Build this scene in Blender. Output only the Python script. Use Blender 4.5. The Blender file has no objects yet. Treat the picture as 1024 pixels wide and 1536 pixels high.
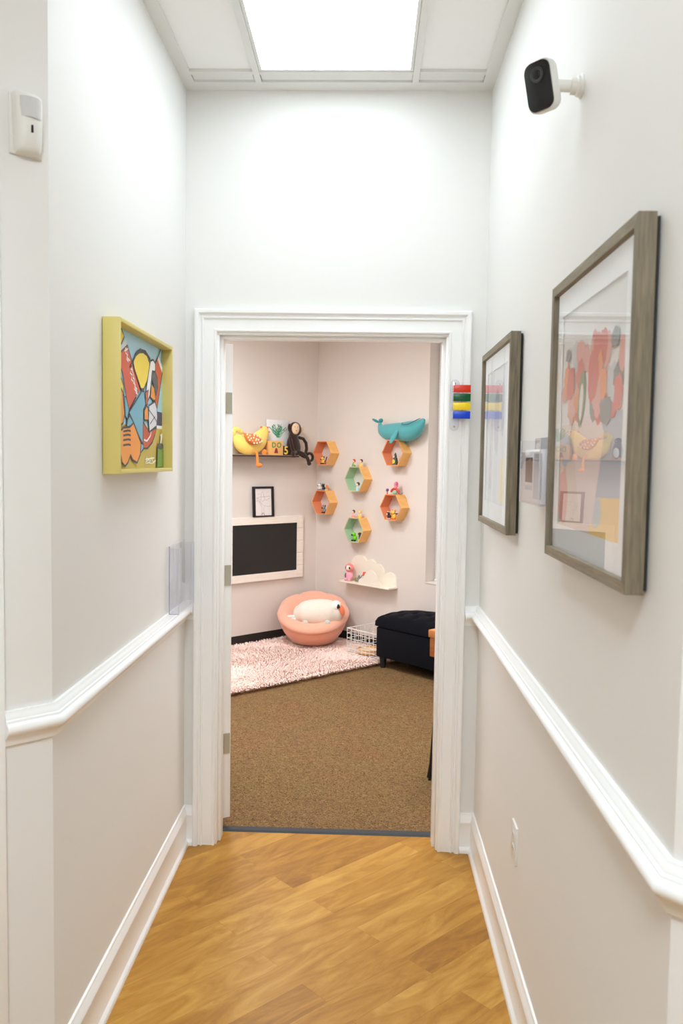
import bpy, bmesh, math, random
from mathutils import Matrix, Vector
random.seed(7)
D2R = math.radians
SC = bpy.context.scene
COL = SC.collection

# ------------------------------------------------------------------ materials
def lin(c):
    out = []
    for v in c[:3]:
        v = v / 255.0
        out.append(v / 12.92 if v <= 0.04045 else ((v + 0.055) / 1.055) ** 2.4)
    return (out[0], out[1], out[2], 1.0)

MATS = {}
def mat(name, rgb, rough=0.55, metal=0.0, spec=0.5, var=None, bump=None, sheen=0.0, coat=0.0, emit=None):
    """var = (scale, amount, detail): noise variation of the colour; bump = (scale, strength, distance)"""
    if name in MATS:
        return MATS[name]
    m = bpy.data.materials.new(name)
    m.use_nodes = True
    nt = m.node_tree
    b = nt.nodes['Principled BSDF']
    b.inputs['Base Color'].default_value = lin(rgb)
    b.inputs['Roughness'].default_value = rough
    b.inputs['Metallic'].default_value = metal
    b.inputs['Specular IOR Level'].default_value = spec
    b.inputs['Sheen Weight'].default_value = sheen
    b.inputs['Coat Weight'].default_value = coat
    if emit:
        b.inputs['Emission Color'].default_value = lin(emit[0])
        b.inputs['Emission Strength'].default_value = emit[1]
    tc = nt.nodes.new('ShaderNodeTexCoord')
    if var:
        n = nt.nodes.new('ShaderNodeTexNoise')
        n.inputs['Scale'].default_value = var[0]
        n.inputs['Detail'].default_value = var[2] if len(var) > 2 else 3
        nt.links.new(tc.outputs['Object'], n.inputs['Vector'])
        mx = nt.nodes.new('ShaderNodeMix'); mx.data_type = 'RGBA'
        a = var[1]
        c = lin(rgb)
        mx.inputs['A'].default_value = tuple(min(1, x * (1 - a)) for x in c[:3]) + (1,)
        mx.inputs['B'].default_value = tuple(min(1, x * (1 + a)) for x in c[:3]) + (1,)
        nt.links.new(n.outputs['Fac'], mx.inputs['Factor'])
        nt.links.new(mx.outputs['Result'], b.inputs['Base Color'])
    if bump:
        n2 = nt.nodes.new('ShaderNodeTexNoise')
        n2.inputs['Scale'].default_value = bump[0]
        n2.inputs['Detail'].default_value = 3
        nt.links.new(tc.outputs['Object'], n2.inputs['Vector'])
        bp = nt.nodes.new('ShaderNodeBump')
        bp.inputs['Strength'].default_value = bump[1]
        bp.inputs['Distance'].default_value = bump[2]
        nt.links.new(n2.outputs['Fac'], bp.inputs['Height'])
        nt.links.new(bp.outputs['Normal'], b.inputs['Normal'])
    MATS[name] = m
    return m

def acrylic(name, tint, gloss_rough=0.02):
    """clear plastic sheet: light goes through, the surface mirrors more at grazing angles"""
    m = bpy.data.materials.new(name); m.use_nodes = True
    nt = m.node_tree; nt.nodes.clear()
    o = nt.nodes.new('ShaderNodeOutputMaterial')
    t = nt.nodes.new('ShaderNodeBsdfTransparent'); t.inputs['Color'].default_value = lin(tint)
    g = nt.nodes.new('ShaderNodeBsdfGlossy'); g.inputs['Roughness'].default_value = gloss_rough
    g.inputs['Color'].default_value = (1, 1, 1, 1)
    f = nt.nodes.new('ShaderNodeFresnel'); f.inputs['IOR'].default_value = 1.5
    x = nt.nodes.new('ShaderNodeMixShader')
    gm = nt.nodes.new('ShaderNodeNewGeometry')          # the sheet mirrors where light enters it, not again where it leaves
    s1 = nt.nodes.new('ShaderNodeMath'); s1.operation = 'SUBTRACT'; s1.inputs[0].default_value = 1.0
    nt.links.new(gm.outputs['Backfacing'], s1.inputs[1])
    s2 = nt.nodes.new('ShaderNodeMath'); s2.operation = 'MULTIPLY'
    nt.links.new(f.outputs['Fac'], s2.inputs[0]); nt.links.new(s1.outputs[0], s2.inputs[1])
    nt.links.new(s2.outputs[0], x.inputs['Fac'])
    nt.links.new(t.outputs[0], x.inputs[1]); nt.links.new(g.outputs[0], x.inputs[2])
    nt.links.new(x.outputs[0], o.inputs['Surface'])
    return m

def wood_mat(name, rgb, rgb2, scale=(2, 30, 30), rough=0.5):
    m = bpy.data.materials.new(name); m.use_nodes = True
    nt = m.node_tree; b = nt.nodes['Principled BSDF']
    b.inputs['Roughness'].default_value = rough
    tc = nt.nodes.new('ShaderNodeTexCoord'); mp = nt.nodes.new('ShaderNodeMapping')
    mp.inputs['Scale'].default_value = scale
    n = nt.nodes.new('ShaderNodeTexNoise'); n.inputs['Scale'].default_value = 3.0
    n.inputs['Detail'].default_value = 5; n.inputs['Distortion'].default_value = 0.4
    r = nt.nodes.new('ShaderNodeValToRGB')
    r.color_ramp.elements[0].position = 0.3; r.color_ramp.elements[0].color = lin(rgb2)
    r.color_ramp.elements[1].position = 0.7; r.color_ramp.elements[1].color = lin(rgb)
    nt.links.new(tc.outputs['Object'], mp.inputs['Vector']); nt.links.new(mp.outputs[0], n.inputs['Vector'])
    nt.links.new(n.outputs['Fac'], r.inputs['Fac']); nt.links.new(r.outputs['Color'], b.inputs['Base Color'])
    return m

PHI = 0.79711                         # the rooms around the hall stand turned by this angle
RD = Vector((math.cos(PHI), -math.sin(PHI), 0))
LD = Vector((-math.sin(PHI), -math.cos(PHI), 0))
CORNER = Vector((-0.3078, 4.2049, 0))

def floor_wood():
    m = bpy.data.materials.new('honey_plank_floor'); m.use_nodes = True
    nt = m.node_tree; b = nt.nodes['Principled BSDF']; L = nt.links.new
    geo = nt.nodes.new('ShaderNodeNewGeometry')
    mp = nt.nodes.new('ShaderNodeMapping'); mp.vector_type = 'POINT'
    mp.inputs['Rotation'].default_value = (0, 0, -(math.pi / 2 - PHI))
    mp.inputs['Location'].default_value = (0.31, 0.055, 0)
    L(geo.outputs['Position'], mp.inputs['Vector'])
    br = nt.nodes.new('ShaderNodeTexBrick')
    br.inputs['Scale'].default_value = 1.0
    br.inputs['Brick Width'].default_value = 0.92
    br.inputs['Row Height'].default_value = 0.115
    br.inputs['Mortar Size'].default_value = 0.0006
    br.inputs['Mortar Smooth'].default_value = 0.2
    br.offset = 0.37; br.offset_frequency = 2
    br.inputs['Color1'].default_value = (0.0, 0.0, 0.0, 1); br.inputs['Color2'].default_value = (1, 1, 1, 1)
    br.inputs['Mortar'].default_value = (0.25, 0.25, 0.25, 1)
    L(mp.outputs[0], br.inputs['Vector'])
    mp2 = nt.nodes.new('ShaderNodeMapping'); mp2.inputs['Scale'].default_value = (1.9, 7.5, 1)
    L(mp.outputs[0], mp2.inputs['Vector'])
    off = nt.nodes.new('ShaderNodeVectorMath'); off.operation = 'ADD'
    sc = nt.nodes.new('ShaderNodeVectorMath'); sc.operation = 'SCALE'; sc.inputs['Scale'].default_value = 7.0
    L(br.outputs['Color'], sc.inputs[0]); L(mp2.outputs[0], off.inputs[0]); L(sc.outputs[0], off.inputs[1])
    n = nt.nodes.new('ShaderNodeTexNoise'); n.inputs['Scale'].default_value = 1.6
    n.inputs['Detail'].default_value = 6; n.inputs['Roughness'].default_value = 0.62; n.inputs['Distortion'].default_value = 1.5
    L(off.outputs[0], n.inputs['Vector'])
    mp3 = nt.nodes.new('ShaderNodeMapping'); mp3.inputs['Scale'].default_value = (5, 95, 1)
    L(mp.outputs[0], mp3.inputs['Vector'])
    n3 = nt.nodes.new('ShaderNodeTexNoise'); n3.inputs['Scale'].default_value = 2.0; n3.inputs['Detail'].default_value = 3
    L(mp3.outputs[0], n3.inputs['Vector'])
    r = nt.nodes.new('ShaderNodeValToRGB')
    e = r.color_ramp.elements
    e[0].position = 0.22; e[0].color = lin(FLOOR_DARK)
    e[1].position = 0.78; e[1].color = lin(FLOOR_LIGHT)
    k = e.new(0.5); k.color = lin(FLOOR_MID)
    a1 = nt.nodes.new('ShaderNodeMath'); a1.operation = 'MULTIPLY_ADD'; a1.inputs[1].default_value = 0.22
    s1 = nt.nodes.new('ShaderNodeSeparateColor'); L(br.outputs['Color'], s1.inputs['Color'])
    L(s1.outputs['Red'], a1.inputs[0]); L(n.outputs['Fac'], a1.inputs[2])
    a2 = nt.nodes.new('ShaderNodeMath'); a2.operation = 'MULTIPLY_ADD'; a2.inputs[1].default_value = 0.09
    L(n3.outputs['Fac'], a2.inputs[0]); L(a1.outputs[0], a2.inputs[2])
    a3 = nt.nodes.new('ShaderNodeMath'); a3.operation = 'SUBTRACT'; a3.inputs[1].default_value = 0.15
    L(a2.outputs[0], a3.inputs[0]); L(a3.outputs[0], r.inputs['Fac'])
    mx = nt.nodes.new('ShaderNodeMix'); mx.data_type = 'RGBA'; mx.blend_type = 'MULTIPLY'
    mx.inputs['B'].default_value = (0.74, 0.69, 0.62, 1)
    L(br.outputs['Fac'], mx.inputs['Factor']); L(r.outputs['Color'], mx.inputs['A'])
    L(mx.outputs['Result'], b.inputs['Base Color'])
    b.inputs['Roughness'].default_value = 0.42
    b.inputs['Specular IOR Level'].default_value = 0.35
    return m

def carpet_mat():
    m = bpy.data.materials.new('brown_loop_carpet'); m.use_nodes = True
    nt = m.node_tree; b = nt.nodes['Principled BSDF']; L = nt.links.new
    geo = nt.nodes.new('ShaderNodeNewGeometry')
    n = nt.nodes.new('ShaderNodeTexNoise'); n.inputs['Scale'].default_value = 75
    n.inputs['Detail'].default_value = 2.5; n.inputs['Distortion'].default_value = 2.2
    L(geo.outputs['Position'], n.inputs['Vector'])
    r = nt.nodes.new('ShaderNodeValToRGB'); e = r.color_ramp.elements
    e[0].position = 0.33; e[0].color = lin(CARPET_DARK)
    e[1].position = 0.68; e[1].color = lin(CARPET_LIGHT)
    L(n.outputs['Fac'], r.inputs['Fac'])
    n2 = nt.nodes.new('ShaderNodeTexNoise'); n2.inputs['Scale'].default_value = 5
    L(geo.outputs['Position'], n2.inputs['Vector'])
    mx = nt.nodes.new('ShaderNodeMix'); mx.data_type = 'RGBA'; mx.blend_type = 'MULTIPLY'
    mx.inputs['Factor'].default_value = 0.18
    L(r.outputs['Color'], mx.inputs['A']); L(n2.outputs['Color'], mx.inputs['B'])
    L(mx.outputs['Result'], b.inputs['Base Color'])
    b.inputs['Roughness'].default_value = 0.95; b.inputs['Specular IOR Level'].default_value = 0.1
    bp = nt.nodes.new('ShaderNodeBump'); bp.inputs['Strength'].default_value = 0.6; bp.inputs['Distance'].default_value = 0.004
    L(n.outputs['Fac'], bp.inputs['Height']); L(bp.outputs['Normal'], b.inputs['Normal'])
    return m

FLOOR_DARK, FLOOR_MID, FLOOR_LIGHT = (142, 92, 32), (178, 126, 46), (204, 156, 74)
CARPET_DARK, CARPET_LIGHT = (88, 63, 38), (158, 126, 86)

M_wall = mat('hall_wall_paint', (234, 233, 230), 0.6, spec=0.3, bump=(160, 0.04, 0.001))
M_roomwall = mat('playroom_wall_paint', (222, 213, 205), 0.6, spec=0.3, bump=(160, 0.04, 0.001))
M_trim = mat('white_gloss_trim', (248, 248, 247), 0.32, spec=0.5)
M_ceil = mat('ceiling_tile', (246, 246, 245), 0.9, spec=0.2, bump=(220, 0.25, 0.002))
M_grid = mat('ceiling_grid_metal', (228, 228, 225), 0.45)
M_floor = floor_wood()
M_carpet = carpet_mat()
M_rubber = mat('black_rubber', (30, 25, 22), 0.6)
M_strip = mat('grey_reducer', (68, 69, 72), 0.65, spec=0.2)
M_white = mat('white_plastic', (232, 231, 226), 0.4)
M_black = mat('gloss_black', (16, 16, 18), 0.25)
M_blackm = mat('matt_black', (24, 22, 22), 0.7)
M_steel = mat('brushed_nickel', (186, 183, 166), 0.42, metal=0.45)
M_acr = acrylic('clear_acrylic', (250, 250, 252))
M_acr_edge = mat('acrylic_edge', (104, 98, 150), 0.2)
M_acr_lite = mat('acrylic_edge_light', (212, 212, 220), 0.15)
M_glass = acrylic('picture_glass', (253, 253, 253), 0.0)
M_paper = mat('paper_white', (240, 240, 238), 0.8)

# ------------------------------------------------------------------ mesh building
class MB:
    def __init__(self):
        self.v, self.f, self.m = [], [], []
    def add(self, vs, fs, mi=0, M=None):
        o = len(self.v)
        for p in vs:
            p = Vector(p)
            self.v.append(tuple(M @ p) if M is not None else tuple(p))
        for f in fs:
            self.f.append([i + o for i in f]); self.m.append(mi)
        return self
    def frombm(self, bm, mi=0, M=None):
        bm.verts.index_update()
        self.add([v.co for v in bm.verts], [[v.index for v in f.verts] for f in bm.faces], mi, M)
        bm.free(); return self
    def box(self, c, s, bev=0.0, mi=0, M=None, seg=2):
        bm = bmesh.new(); bmesh.ops.create_cube(bm, size=1.0)
        for v in bm.verts:
            v.co = Vector((v.co.x * s[0], v.co.y * s[1], v.co.z * s[2]))
        if bev > 0:
            bmesh.ops.bevel(bm, geom=list(bm.edges), offset=bev, segments=seg, profile=0.5, affect='EDGES')
        for v in bm.verts: v.co += Vector(c)
        return self.frombm(bm, mi, M)
    def bb(self, x0, x1, y0, y1, z0, z1, bev=0.0, mi=0, M=None):
        return self.box(((x0 + x1) / 2, (y0 + y1) / 2, (z0 + z1) / 2), (abs(x1 - x0), abs(y1 - y0), abs(z1 - z0)), bev, mi, M)
    def prism(self, poly, y0, y1, mi=0, M=None, bev=0.0):
        """polygon in the xz plane, counter-clockwise seen from -y, from y0 (front) to y1 (back)"""
        bm = bmesh.new()
        fv = [bm.verts.new((x, y0, z)) for x, z in poly]; bv = [bm.verts.new((x, y1, z)) for x, z in poly]
        n = len(poly)
        front = bm.faces.new(fv); bm.faces.new(bv[::-1])
        for i in range(n):
            bm.faces.new((fv[i], bv[i], bv[(i + 1) % n], fv[(i + 1) % n]))
        if bev > 0:
            bmesh.ops.bevel(bm, geom=list(front.edges), offset=bev, segments=2, profile=0.5, affect='EDGES')
        bmesh.ops.recalc_face_normals(bm, faces=bm.faces)
        return self.frombm(bm, mi, M)
    def flat(self, poly, y, mi=0, M=None):
        a = sum(poly[i][0] * poly[(i + 1) % len(poly)][1] - poly[(i + 1) % len(poly)][0] * poly[i][1] for i in range(len(poly)))
        if a < 0: poly = poly[::-1]
        return self.add([(x, y, z) for x, z in poly], [list(range(len(poly)))], mi, M)
    def line(self, pts, w, y, mi=0, M=None, closed=False):
        """a flat painted line in the xz plane"""
        pts = [Vector((p[0], p[1])) for p in pts]
        n = len(pts); L, R = [], []
        for i in range(n):
            a = pts[(i - 1) % n] if (closed or i > 0) else pts[i]
            b = pts[(i + 1) % n] if (closed or i < n - 1) else pts[i]
            t = (b - a); t = t.normalized() if t.length > 1e-9 else Vector((1, 0))
            q = Vector((-t.y, t.x)) * w / 2
            L.append(pts[i] + q); R.append(pts[i] - q)
        vs = [(p.x, y, p.y) for p in L] + [(p.x, y, p.y) for p in R]
        fs = [[i, n + i, n + (i + 1) % n, (i + 1) % n] for i in range(n if closed else n - 1)]
        return self.add(vs, fs, mi, M)
    def tube(self, pts, r, n=8, mi=0, M=None, closed=False):
        pts = [Vector(p) for p in pts]; k = len(pts)
        rs = r if isinstance(r, (list, tuple)) else [r] * k
        vs, fs = [], []
        up = None
        for i, p in enumerate(pts):
            a = pts[(i - 1) % k] if (closed or i > 0) else p
            b = pts[(i + 1) % k] if (closed or i < k - 1) else p
            t = (b - a).normalized()
            if up is None:
                up = Vector((0, 0, 1)) if abs(t.z) < 0.9 else Vector((1, 0, 0))
            x = t.cross(up).normalized(); up = x.cross(t).normalized()
            for j in range(n):
                w = 2 * math.pi * j / n
                vs.append(p + (x * math.cos(w) + up * math.sin(w)) * rs[i])
        for i in range(k if closed else k - 1):
            for j in range(n):
                a, b = i * n + j, i * n + (j + 1) % n
                c, d = ((i + 1) % k) * n + (j + 1) % n, ((i + 1) % k) * n + j
                fs.append([a, b, c, d])
        if not closed:
            fs.append(list(range(n))[::-1]); fs.append([(k - 1) * n + j for j in range(n)])
        return self.add(vs, fs, mi, M)
    def lathe(self, prof, n=24, mi=0, M=None, fn=None):
        vs, fs = [], []
        for i, (r, z) in enumerate(prof):
            for j in range(n):
                w = 2 * math.pi * j / n
                p = Vector((r * math.cos(w), r * math.sin(w), z))
                vs.append(fn(p, w, i) if fn else p)
        for i in range(len(prof) - 1):
            for j in range(n):
                a, b = i * n + j, i * n + (j + 1) % n
                fs.append([a, b, b + n, a + n])
        fs.append(list(range(n))[::-1]); fs.append([(len(prof) - 1) * n + j for j in range(n)])
        return self.add(vs, fs, mi, M)
    def ell(self, c, r, mi=0, M=None, n=16, rot=None):
        bm = bmesh.new(); bmesh.ops.create_uvsphere(bm, u_segments=n, v_segments=max(6, n // 2), radius=1)
        for v in bm.verts:
            p = Vector((v.co.x * r[0], v.co.y * r[1], v.co.z * r[2]))
            if rot is not None: p = rot @ p
            v.co = p + Vector(c)
        return self.frombm(bm, mi, M)
    def blob(self, pts, k=0.6, n=16, sub=4, mi=0, M=None, y=0.0):
        """a stuffed body along a spine of (x, z, radius[, y]) in the xz plane; k flattens it in y"""
        P = [Vector((p[0], p[1], p[2], p[3] if len(p) > 3 else y)) for p in pts]
        Q = []
        for i in range(len(P) - 1):
            p0 = P[max(0, i - 1)]; p1 = P[i]; p2 = P[i + 1]; p3 = P[min(len(P) - 1, i + 2)]
            for s in range(sub):
                t = s / sub
                Q.append(0.5 * ((2 * p1) + (p2 - p0) * t + (2 * p0 - 5 * p1 + 4 * p2 - p3) * t * t + (3 * p1 - p0 - 3 * p2 + p3) * t ** 3))
        Q.append(P[-1])
        # round the two ends
        def endcap(q, nx):
            d = Vector((q.x - nx.x, q.y - nx.y)); d = d.normalized() if d.length > 1e-9 else Vector((1, 0))
            res = []
            for w in (0.5, 0.8, 0.97):
                res.append(Vector((q.x + d.x * q.z * w * 0.8, q.y + d.y * q.z * w * 0.8, q.z * math.sqrt(1 - w * w), q.w)))
            return res
        Q = endcap(Q[0], Q[1])[::-1] + Q + endcap(Q[-1], Q[-2])
        vs, fs = [], []
        m = len(Q)
        for i, q in enumerate(Q):
            a = Q[max(0, i - 1)]; b = Q[min(m - 1, i + 1)]
            t = Vector((b.x - a.x, b.y - a.y)); t = t.normalized() if t.length > 1e-9 else Vector((1, 0))
            nn = Vector((-t.y, t.x))
            for j in range(n):
                w = 2 * math.pi * j / n
                vs.append((q.x + nn.x * q.z * math.cos(w), q.w - q.z * k * math.sin(w), q.y + nn.y * q.z * math.cos(w)))
        for i in range(m - 1):
            for j in range(n):
                a, b = i * n + j, i * n + (j + 1) % n
                fs.append([a, b, b + n, a + n])
        fs.append(list(range(n))[::-1]); fs.append([(m - 1) * n + j for j in range(n)])
        return self.add(vs, fs, mi, M)
    def build(self, name, mats, parent=None, loc=None, rotz=None, smooth=35, recalc=True):
        me = bpy.data.meshes.new(name)
        me.from_pydata([tuple(v) for v in self.v], [], self.f)
        if not isinstance(mats, (list, tuple)): mats = [mats]
        for m in mats: me.materials.append(m)
        me.polygons.foreach_set('material_index', self.m)
        if recalc:
            bm = bmesh.new(); bm.from_mesh(me); bmesh.ops.recalc_face_normals(bm, faces=bm.faces); bm.to_mesh(me); bm.free()
        if smooth:
            me.polygons.foreach_set('use_smooth', [True] * len(me.polygons))
            me.set_sharp_from_angle(angle=D2R(smooth))
        me.update()
        o = bpy.data.objects.new(name, me); COL.objects.link(o)
        if parent is not None: o.parent = parent
        if loc is not None: o.location = loc
        if rotz is not None: o.rotation_euler = (0, 0, rotz)
        return o

def tag(o, label, cat, group=None, kind=None):
    if label: o['label'] = label
    if cat: o['category'] = cat
    if group: o['group'] = group
    if kind: o['kind'] = kind
    return o
def thing(name, label, cat, loc=(0, 0, 0), rotz=0.0, group=None, rot=None):
    o = bpy.data.objects.new(name, None); o.empty_display_size = 0.05
    COL.objects.link(o); o.location = loc; o.rotation_euler = rot if rot else (0, 0, rotz)
    return tag(o, label, cat, group)
def struct(o, label=None, cat=None):
    o['kind'] = 'structure'
    if label: o['label'] = label
    if cat: o['category'] = cat
    return o

def sweep(path, prof, left=True):
    """prof: (distance from wall, z); path in plan with the room on its left; mitred corners"""
    P = [Vector(p) for p in path]; n = len(P); mb = MB(); vs = []
    for i, p in enumerate(P):
        ds = []
        if i > 0: ds.append((P[i] - P[i - 1]).normalized())
        if i < n - 1: ds.append((P[i + 1] - P[i]).normalized())
        ns = [Vector((-d.y, d.x)) for d in ds]
        m = sum(ns, Vector((0, 0))); m = m / m.dot(ns[0]) if len(ns) > 1 else ns[0]
        for d, z in prof: vs.append((p.x + m.x * d, p.y + m.y * d, z))
    k = len(prof); fs = []
    for i in range(n - 1):
        for j in range(k):
            a, b = i * k + j, i * k + (j + 1) % k
            fs.append([a, b, b + k, a + k])
    fs.append(list(range(k))); fs.append([(n - 1) * k + j for j in range(k)])
    return mb.add(vs, fs)

# frames of reference: x along the wall as seen from the room, -y out of it
R_HALL_R, R_HALL_L, R_ROOM_R, R_ROOM_L = -math.pi / 2, math.pi / 2, -PHI, math.pi / 2 - PHI
def at_rw(s, off, z): p = CORNER + RD * s + LD * off; return (p.x, p.y, z)
def at_lw(t, off, z): p = CORNER + LD * t + RD * off; return (p.x, p.y, z)

WL, WR, HC = -0.594, 0.614, 3.072
YL, YR = -1.439, -2.143                # where the hall walls end
RC = 2.75                              # playroom ceiling

# ------------------------------------------------------------------ setting
b = MB(); b.bb(-2.4, 2.4, -5.3, 0.135, -0.05, 0.0); struct(b.build('floor', M_floor, smooth=0), 'honey coloured diagonal plank floor of the hall', 'floor')
b = MB(); b.bb(-3.0, 2.3, 0.15, 4.6, -0.05, 0.0); struct(b.build('floor_playroom', M_carpet, smooth=0), 'brown patterned carpet of the room behind the doorway', 'floor')
b = MB(); b.add([(-0.456, 0.118, 0.0), (0.456, 0.118, 0.0), (0.456, 0.128, 0.006), (-0.456, 0.128, 0.006), (-0.456, 0.158, 0.007), (0.456, 0.158, 0.007), (0.456, 0.166, 0.0), (-0.456, 0.166, 0.0)],
                [[0, 1, 2, 3], [3, 2, 5, 4], [4, 5, 6, 7]])
struct(b.build('trim_9', M_strip, smooth=0), 'grey reducer strip between plank floor and carpet', 'threshold')

def wall_l():
    b = MB(); r = LD * 0.118
    poly = [(WL, 0.0), (WL, YL), (WL + r.x, YL + r.y), (WL - 0.118, YL - 0.07), (WL - 0.118, 0.0)]
    b.add([(x, y, 0) for x, y in poly] + [(x, y, HC + 0.02) for x, y in poly], [[0, 1, 2, 3, 4], [5, 6, 7, 8, 9]] + [[i, (i + 1) % 5, (i + 1) % 5 + 5, i + 5] for i in range(5)])
    return b
struct(wall_l().build('wall_left', M_wall, smooth=0))
def wall_r():
    b = MB(); r = RD * 0.125
    poly = [(WR, 0.0), (WR, YR), (WR + r.x, YR + r.y), (WR + 0.2, YR - 0.07), (WR + 0.2, 0.0)]
    b.add([(x, y, 0) for x, y in poly] + [(x, y, HC + 0.02) for x, y in poly], [[0, 1, 2, 3, 4], [5, 6, 7, 8, 9]] + [[i, (i + 1) % 5, (i + 1) % 5 + 5, i + 5] for i in range(5)])
    return b
struct(wall_r().build('wall_right', M_wall, smooth=0))
b = MB()
b.bb(-2.9, -0.477, 0.0, 0.122, 0, HC + 0.02); b.bb(0.477, 2.2, 0.0, 0.122, 0, HC + 0.02); b.bb(-0.477, 0.477, 0.0, 0.122, 2.134, HC + 0.02)
struct(b.build('wall_front', M_wall, smooth=0))
# lobby behind the camera
b = MB(); b.bb(-2.3, WL - 0.09, YL - 0.09, YL - 0.07 + 0.1, 0, HC + 0.02); struct(b.build('wall_lobby_left_front', M_wall, smooth=0))
b = MB(); b.bb(WR + 0.09, 2.3, YR - 0.09, YR + 0.02, 0, HC + 0.02); struct(b.build('wall_lobby_right_front', M_wall, smooth=0))
b = MB(); b.bb(-2.4, -2.3, -5.3, -1.4, 0, HC + 0.02); struct(b.build('wall_lobby_left', M_wall, smooth=0))
b = MB(); b.bb(2.3, 2.4, -5.3, -2.0, 0, HC + 0.02); struct(b.build('wall_lobby_right', M_wall, smooth=0))
b = MB(); b.bb(-2.4, 2.4, -5.4, -5.3, 0, HC + 0.02); struct(b.build('wall_lobby_back', M_wall, smooth=0))
# white casing at the end of the left return
b = MB()
MR = Matrix.Translation((WL, YL, 0)) @ Matrix.Rotation(R_ROOM_L, 4, 'Z')
b.bb(-0.19, -0.116, -0.016, 0.02, 0, 2.2, 0.004, 0, MR)
struct(b.build('trim_10', M_trim), 'white door casing beyond the short wall return', 'trim')

# ceiling of the hall
b = MB(); b.bb(-2.4, 2.4, -5.4, 0.0, 3.080, 3.14); struct(b.build('ceiling', M_ceil, smooth=0), 'white lay-in tile ceiling of the hall', 'ceiling')
b = MB()
Z0, Z1 = 3.070, 3.082
b.bb(WL, WL + 0.046, YL, 0, Z0, Z1); b.bb(WR - 0.046, WR, YR, 0, Z0, Z1)
b.bb(WL + 0.046, WR - 0.046, -0.072, 0, Z0, Z1)
XT0, XT1 = -0.297, 0.308
b.bb(XT0 - 0.012, XT0 + 0.012, -3.0, -0.072, Z0 - 0.002, Z1, 0.001); b.bb(XT1 - 0.012, XT1 + 0.012, -3.0, -0.072, Z0 - 0.002, Z1, 0.001)
for y in (-0.148, -1.39, -2.0, -2.61):
    for x0, x1 in ((WL + 0.046, XT0 - 0.012), (XT0 + 0.012, XT1 - 0.012), (XT1 + 0.012, WR - 0.046)):
        b.bb(x0, x1, y - 0.012, y + 0.012, Z0 - 0.001, Z1, 0.001)
b.bb(WL + 0.05, XT0 - 0.016, -0.128, -0.086, Z0 + 0.003, Z1); b.bb(XT1 + 0.016, WR - 0.05, -0.128, -0.086, Z0 + 0.003, Z1); b.bb(XT0 + 0.016, XT1 - 0.016, -0.128, -0.086, Z0 + 0.003, Z1)
struct(b.build('trim_1', M_grid, smooth=0), 'white metal ceiling grid of the hall', 'trim')

# playroom shell
def wall_box(mb, base, d, out, a0, a1, z0, z1, th=0.14):
    p = [base + d * a0, base + d * a1, base + d * a1 + out * th, base + d * a0 + out * th]
    mb.add([(q.x, q.y, z0) for q in p] + [(q.x, q.y, z1) for q in p], [[0, 1, 2, 3], [7, 6, 5, 4], [0, 1, 5, 4], [1, 2, 6, 5], [2, 3, 7, 6], [3, 0, 4, 7]])
b = MB(); wall_box(b, CORNER, LD, -RD, -0.14, 3.62, 0, RC + 0.02); struct(b.build('wall_playroom_left', M_roomwall, smooth=0))
WS0, WS1, WZ0, WZ1 = 1.345, 2.35, 0.645, 2.6
b = MB()
wall_box(b, CORNER, RD, -LD, 0, WS0, 0, RC + 0.02); wall_box(b, CORNER, RD, -LD, WS0, WS1, 0, WZ0); wall_box(b, CORNER, RD, -LD, WS0, WS1, WZ1, RC + 0.02); wall_box(b, CORNER, RD, -LD, WS1, 3.45, 0, RC + 0.02)
struct(b.build('wall_playroom_right', M_roomwall, smooth=0))
b = MB(); b.bb(-2.95, -2.85, 0.0, 1.85, 0, RC + 0.02); struct(b.build('wall_playroom_west', M_roomwall, smooth=0))
b = MB(); b.bb(2.08, 2.18, 0.0, 1.85, 0, RC + 0.02); struct(b.build('wall_playroom_east', M_roomwall, smooth=0))
b = MB(); b.bb(-3.0, 2.3, 0.122, 4.7, RC, RC + 0.06); struct(b.build('ceiling_playroom', M_ceil, smooth=0))
b = MB(); b.bb(-2.85, -0.477, 0.122, 0.13, 0, RC); b.bb(0.477, 2.08, 0.122, 0.13, 0, RC); b.bb(-0.477, 0.477, 0.122, 0.13, 2.134, RC)
struct(b.build('wall_playroom_front', M_roomwall, smooth=0))

# window in the playroom's right wall
win = thing('window_1', None, None, at_rw(WS0, 0, 0), R_ROOM_R); win['kind'] = 'structure'; win['label'] = 'recessed playroom window seen past the right jamb'
W = WS1 - WS0
b = MB()
for x0, x1, z0, z1 in ((0, 0.045, WZ0, WZ1), (W - 0.045, W, WZ0, WZ1), (0.045, W - 0.045, WZ0, WZ0 + 0.05), (0.045, W - 0.045, WZ1 - 0.05, WZ1), (W / 2 - 0.02, W / 2 + 0.02, WZ0 + 0.05, WZ1 - 0.05)):
    b.bb(x0, x1, 0.118, 0.139, z0, z1, 0.003)
struct(b.build('window_frame', M_trim, win))
b = MB(); b.bb(0.045, W - 0.045, 0.128, 0.131, WZ0 + 0.05, WZ1 - 0.05); struct(b.build('window_pane', M_glass, win, smooth=0))
b = MB(); b.bb(0.0005, W - 0.0005, -0.004, 0.118, WZ0 - 0.010, WZ0 + 0.004, 0.002); struct(b.build('window_sill', M_roomwall, win))
bl = thing('window_blind', 'white slatted blind closed inside the window recess', 'blind', at_rw(WS0, 0, 0), R_ROOM_R)
b = MB(); b.bb(0.01, W - 0.01, 0.085, 0.115, WZ1 - 0.04, WZ1 - 0.002, 0.004); b.build('head_rail', M_white, bl)
b = MB()
z = WZ0 + 0.03
while z < WZ1 - 0.06:
    b.box((W / 2, 0.100, z), (W - 0.03, 0.003, 0.028), 0, 0, Matrix.Translation((0, 0.100, z)) @ Matrix.Rotation(D2R(20), 4, 'X') @ Matrix.Translation((0, -0.100, -z)))
    z += 0.025
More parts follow.
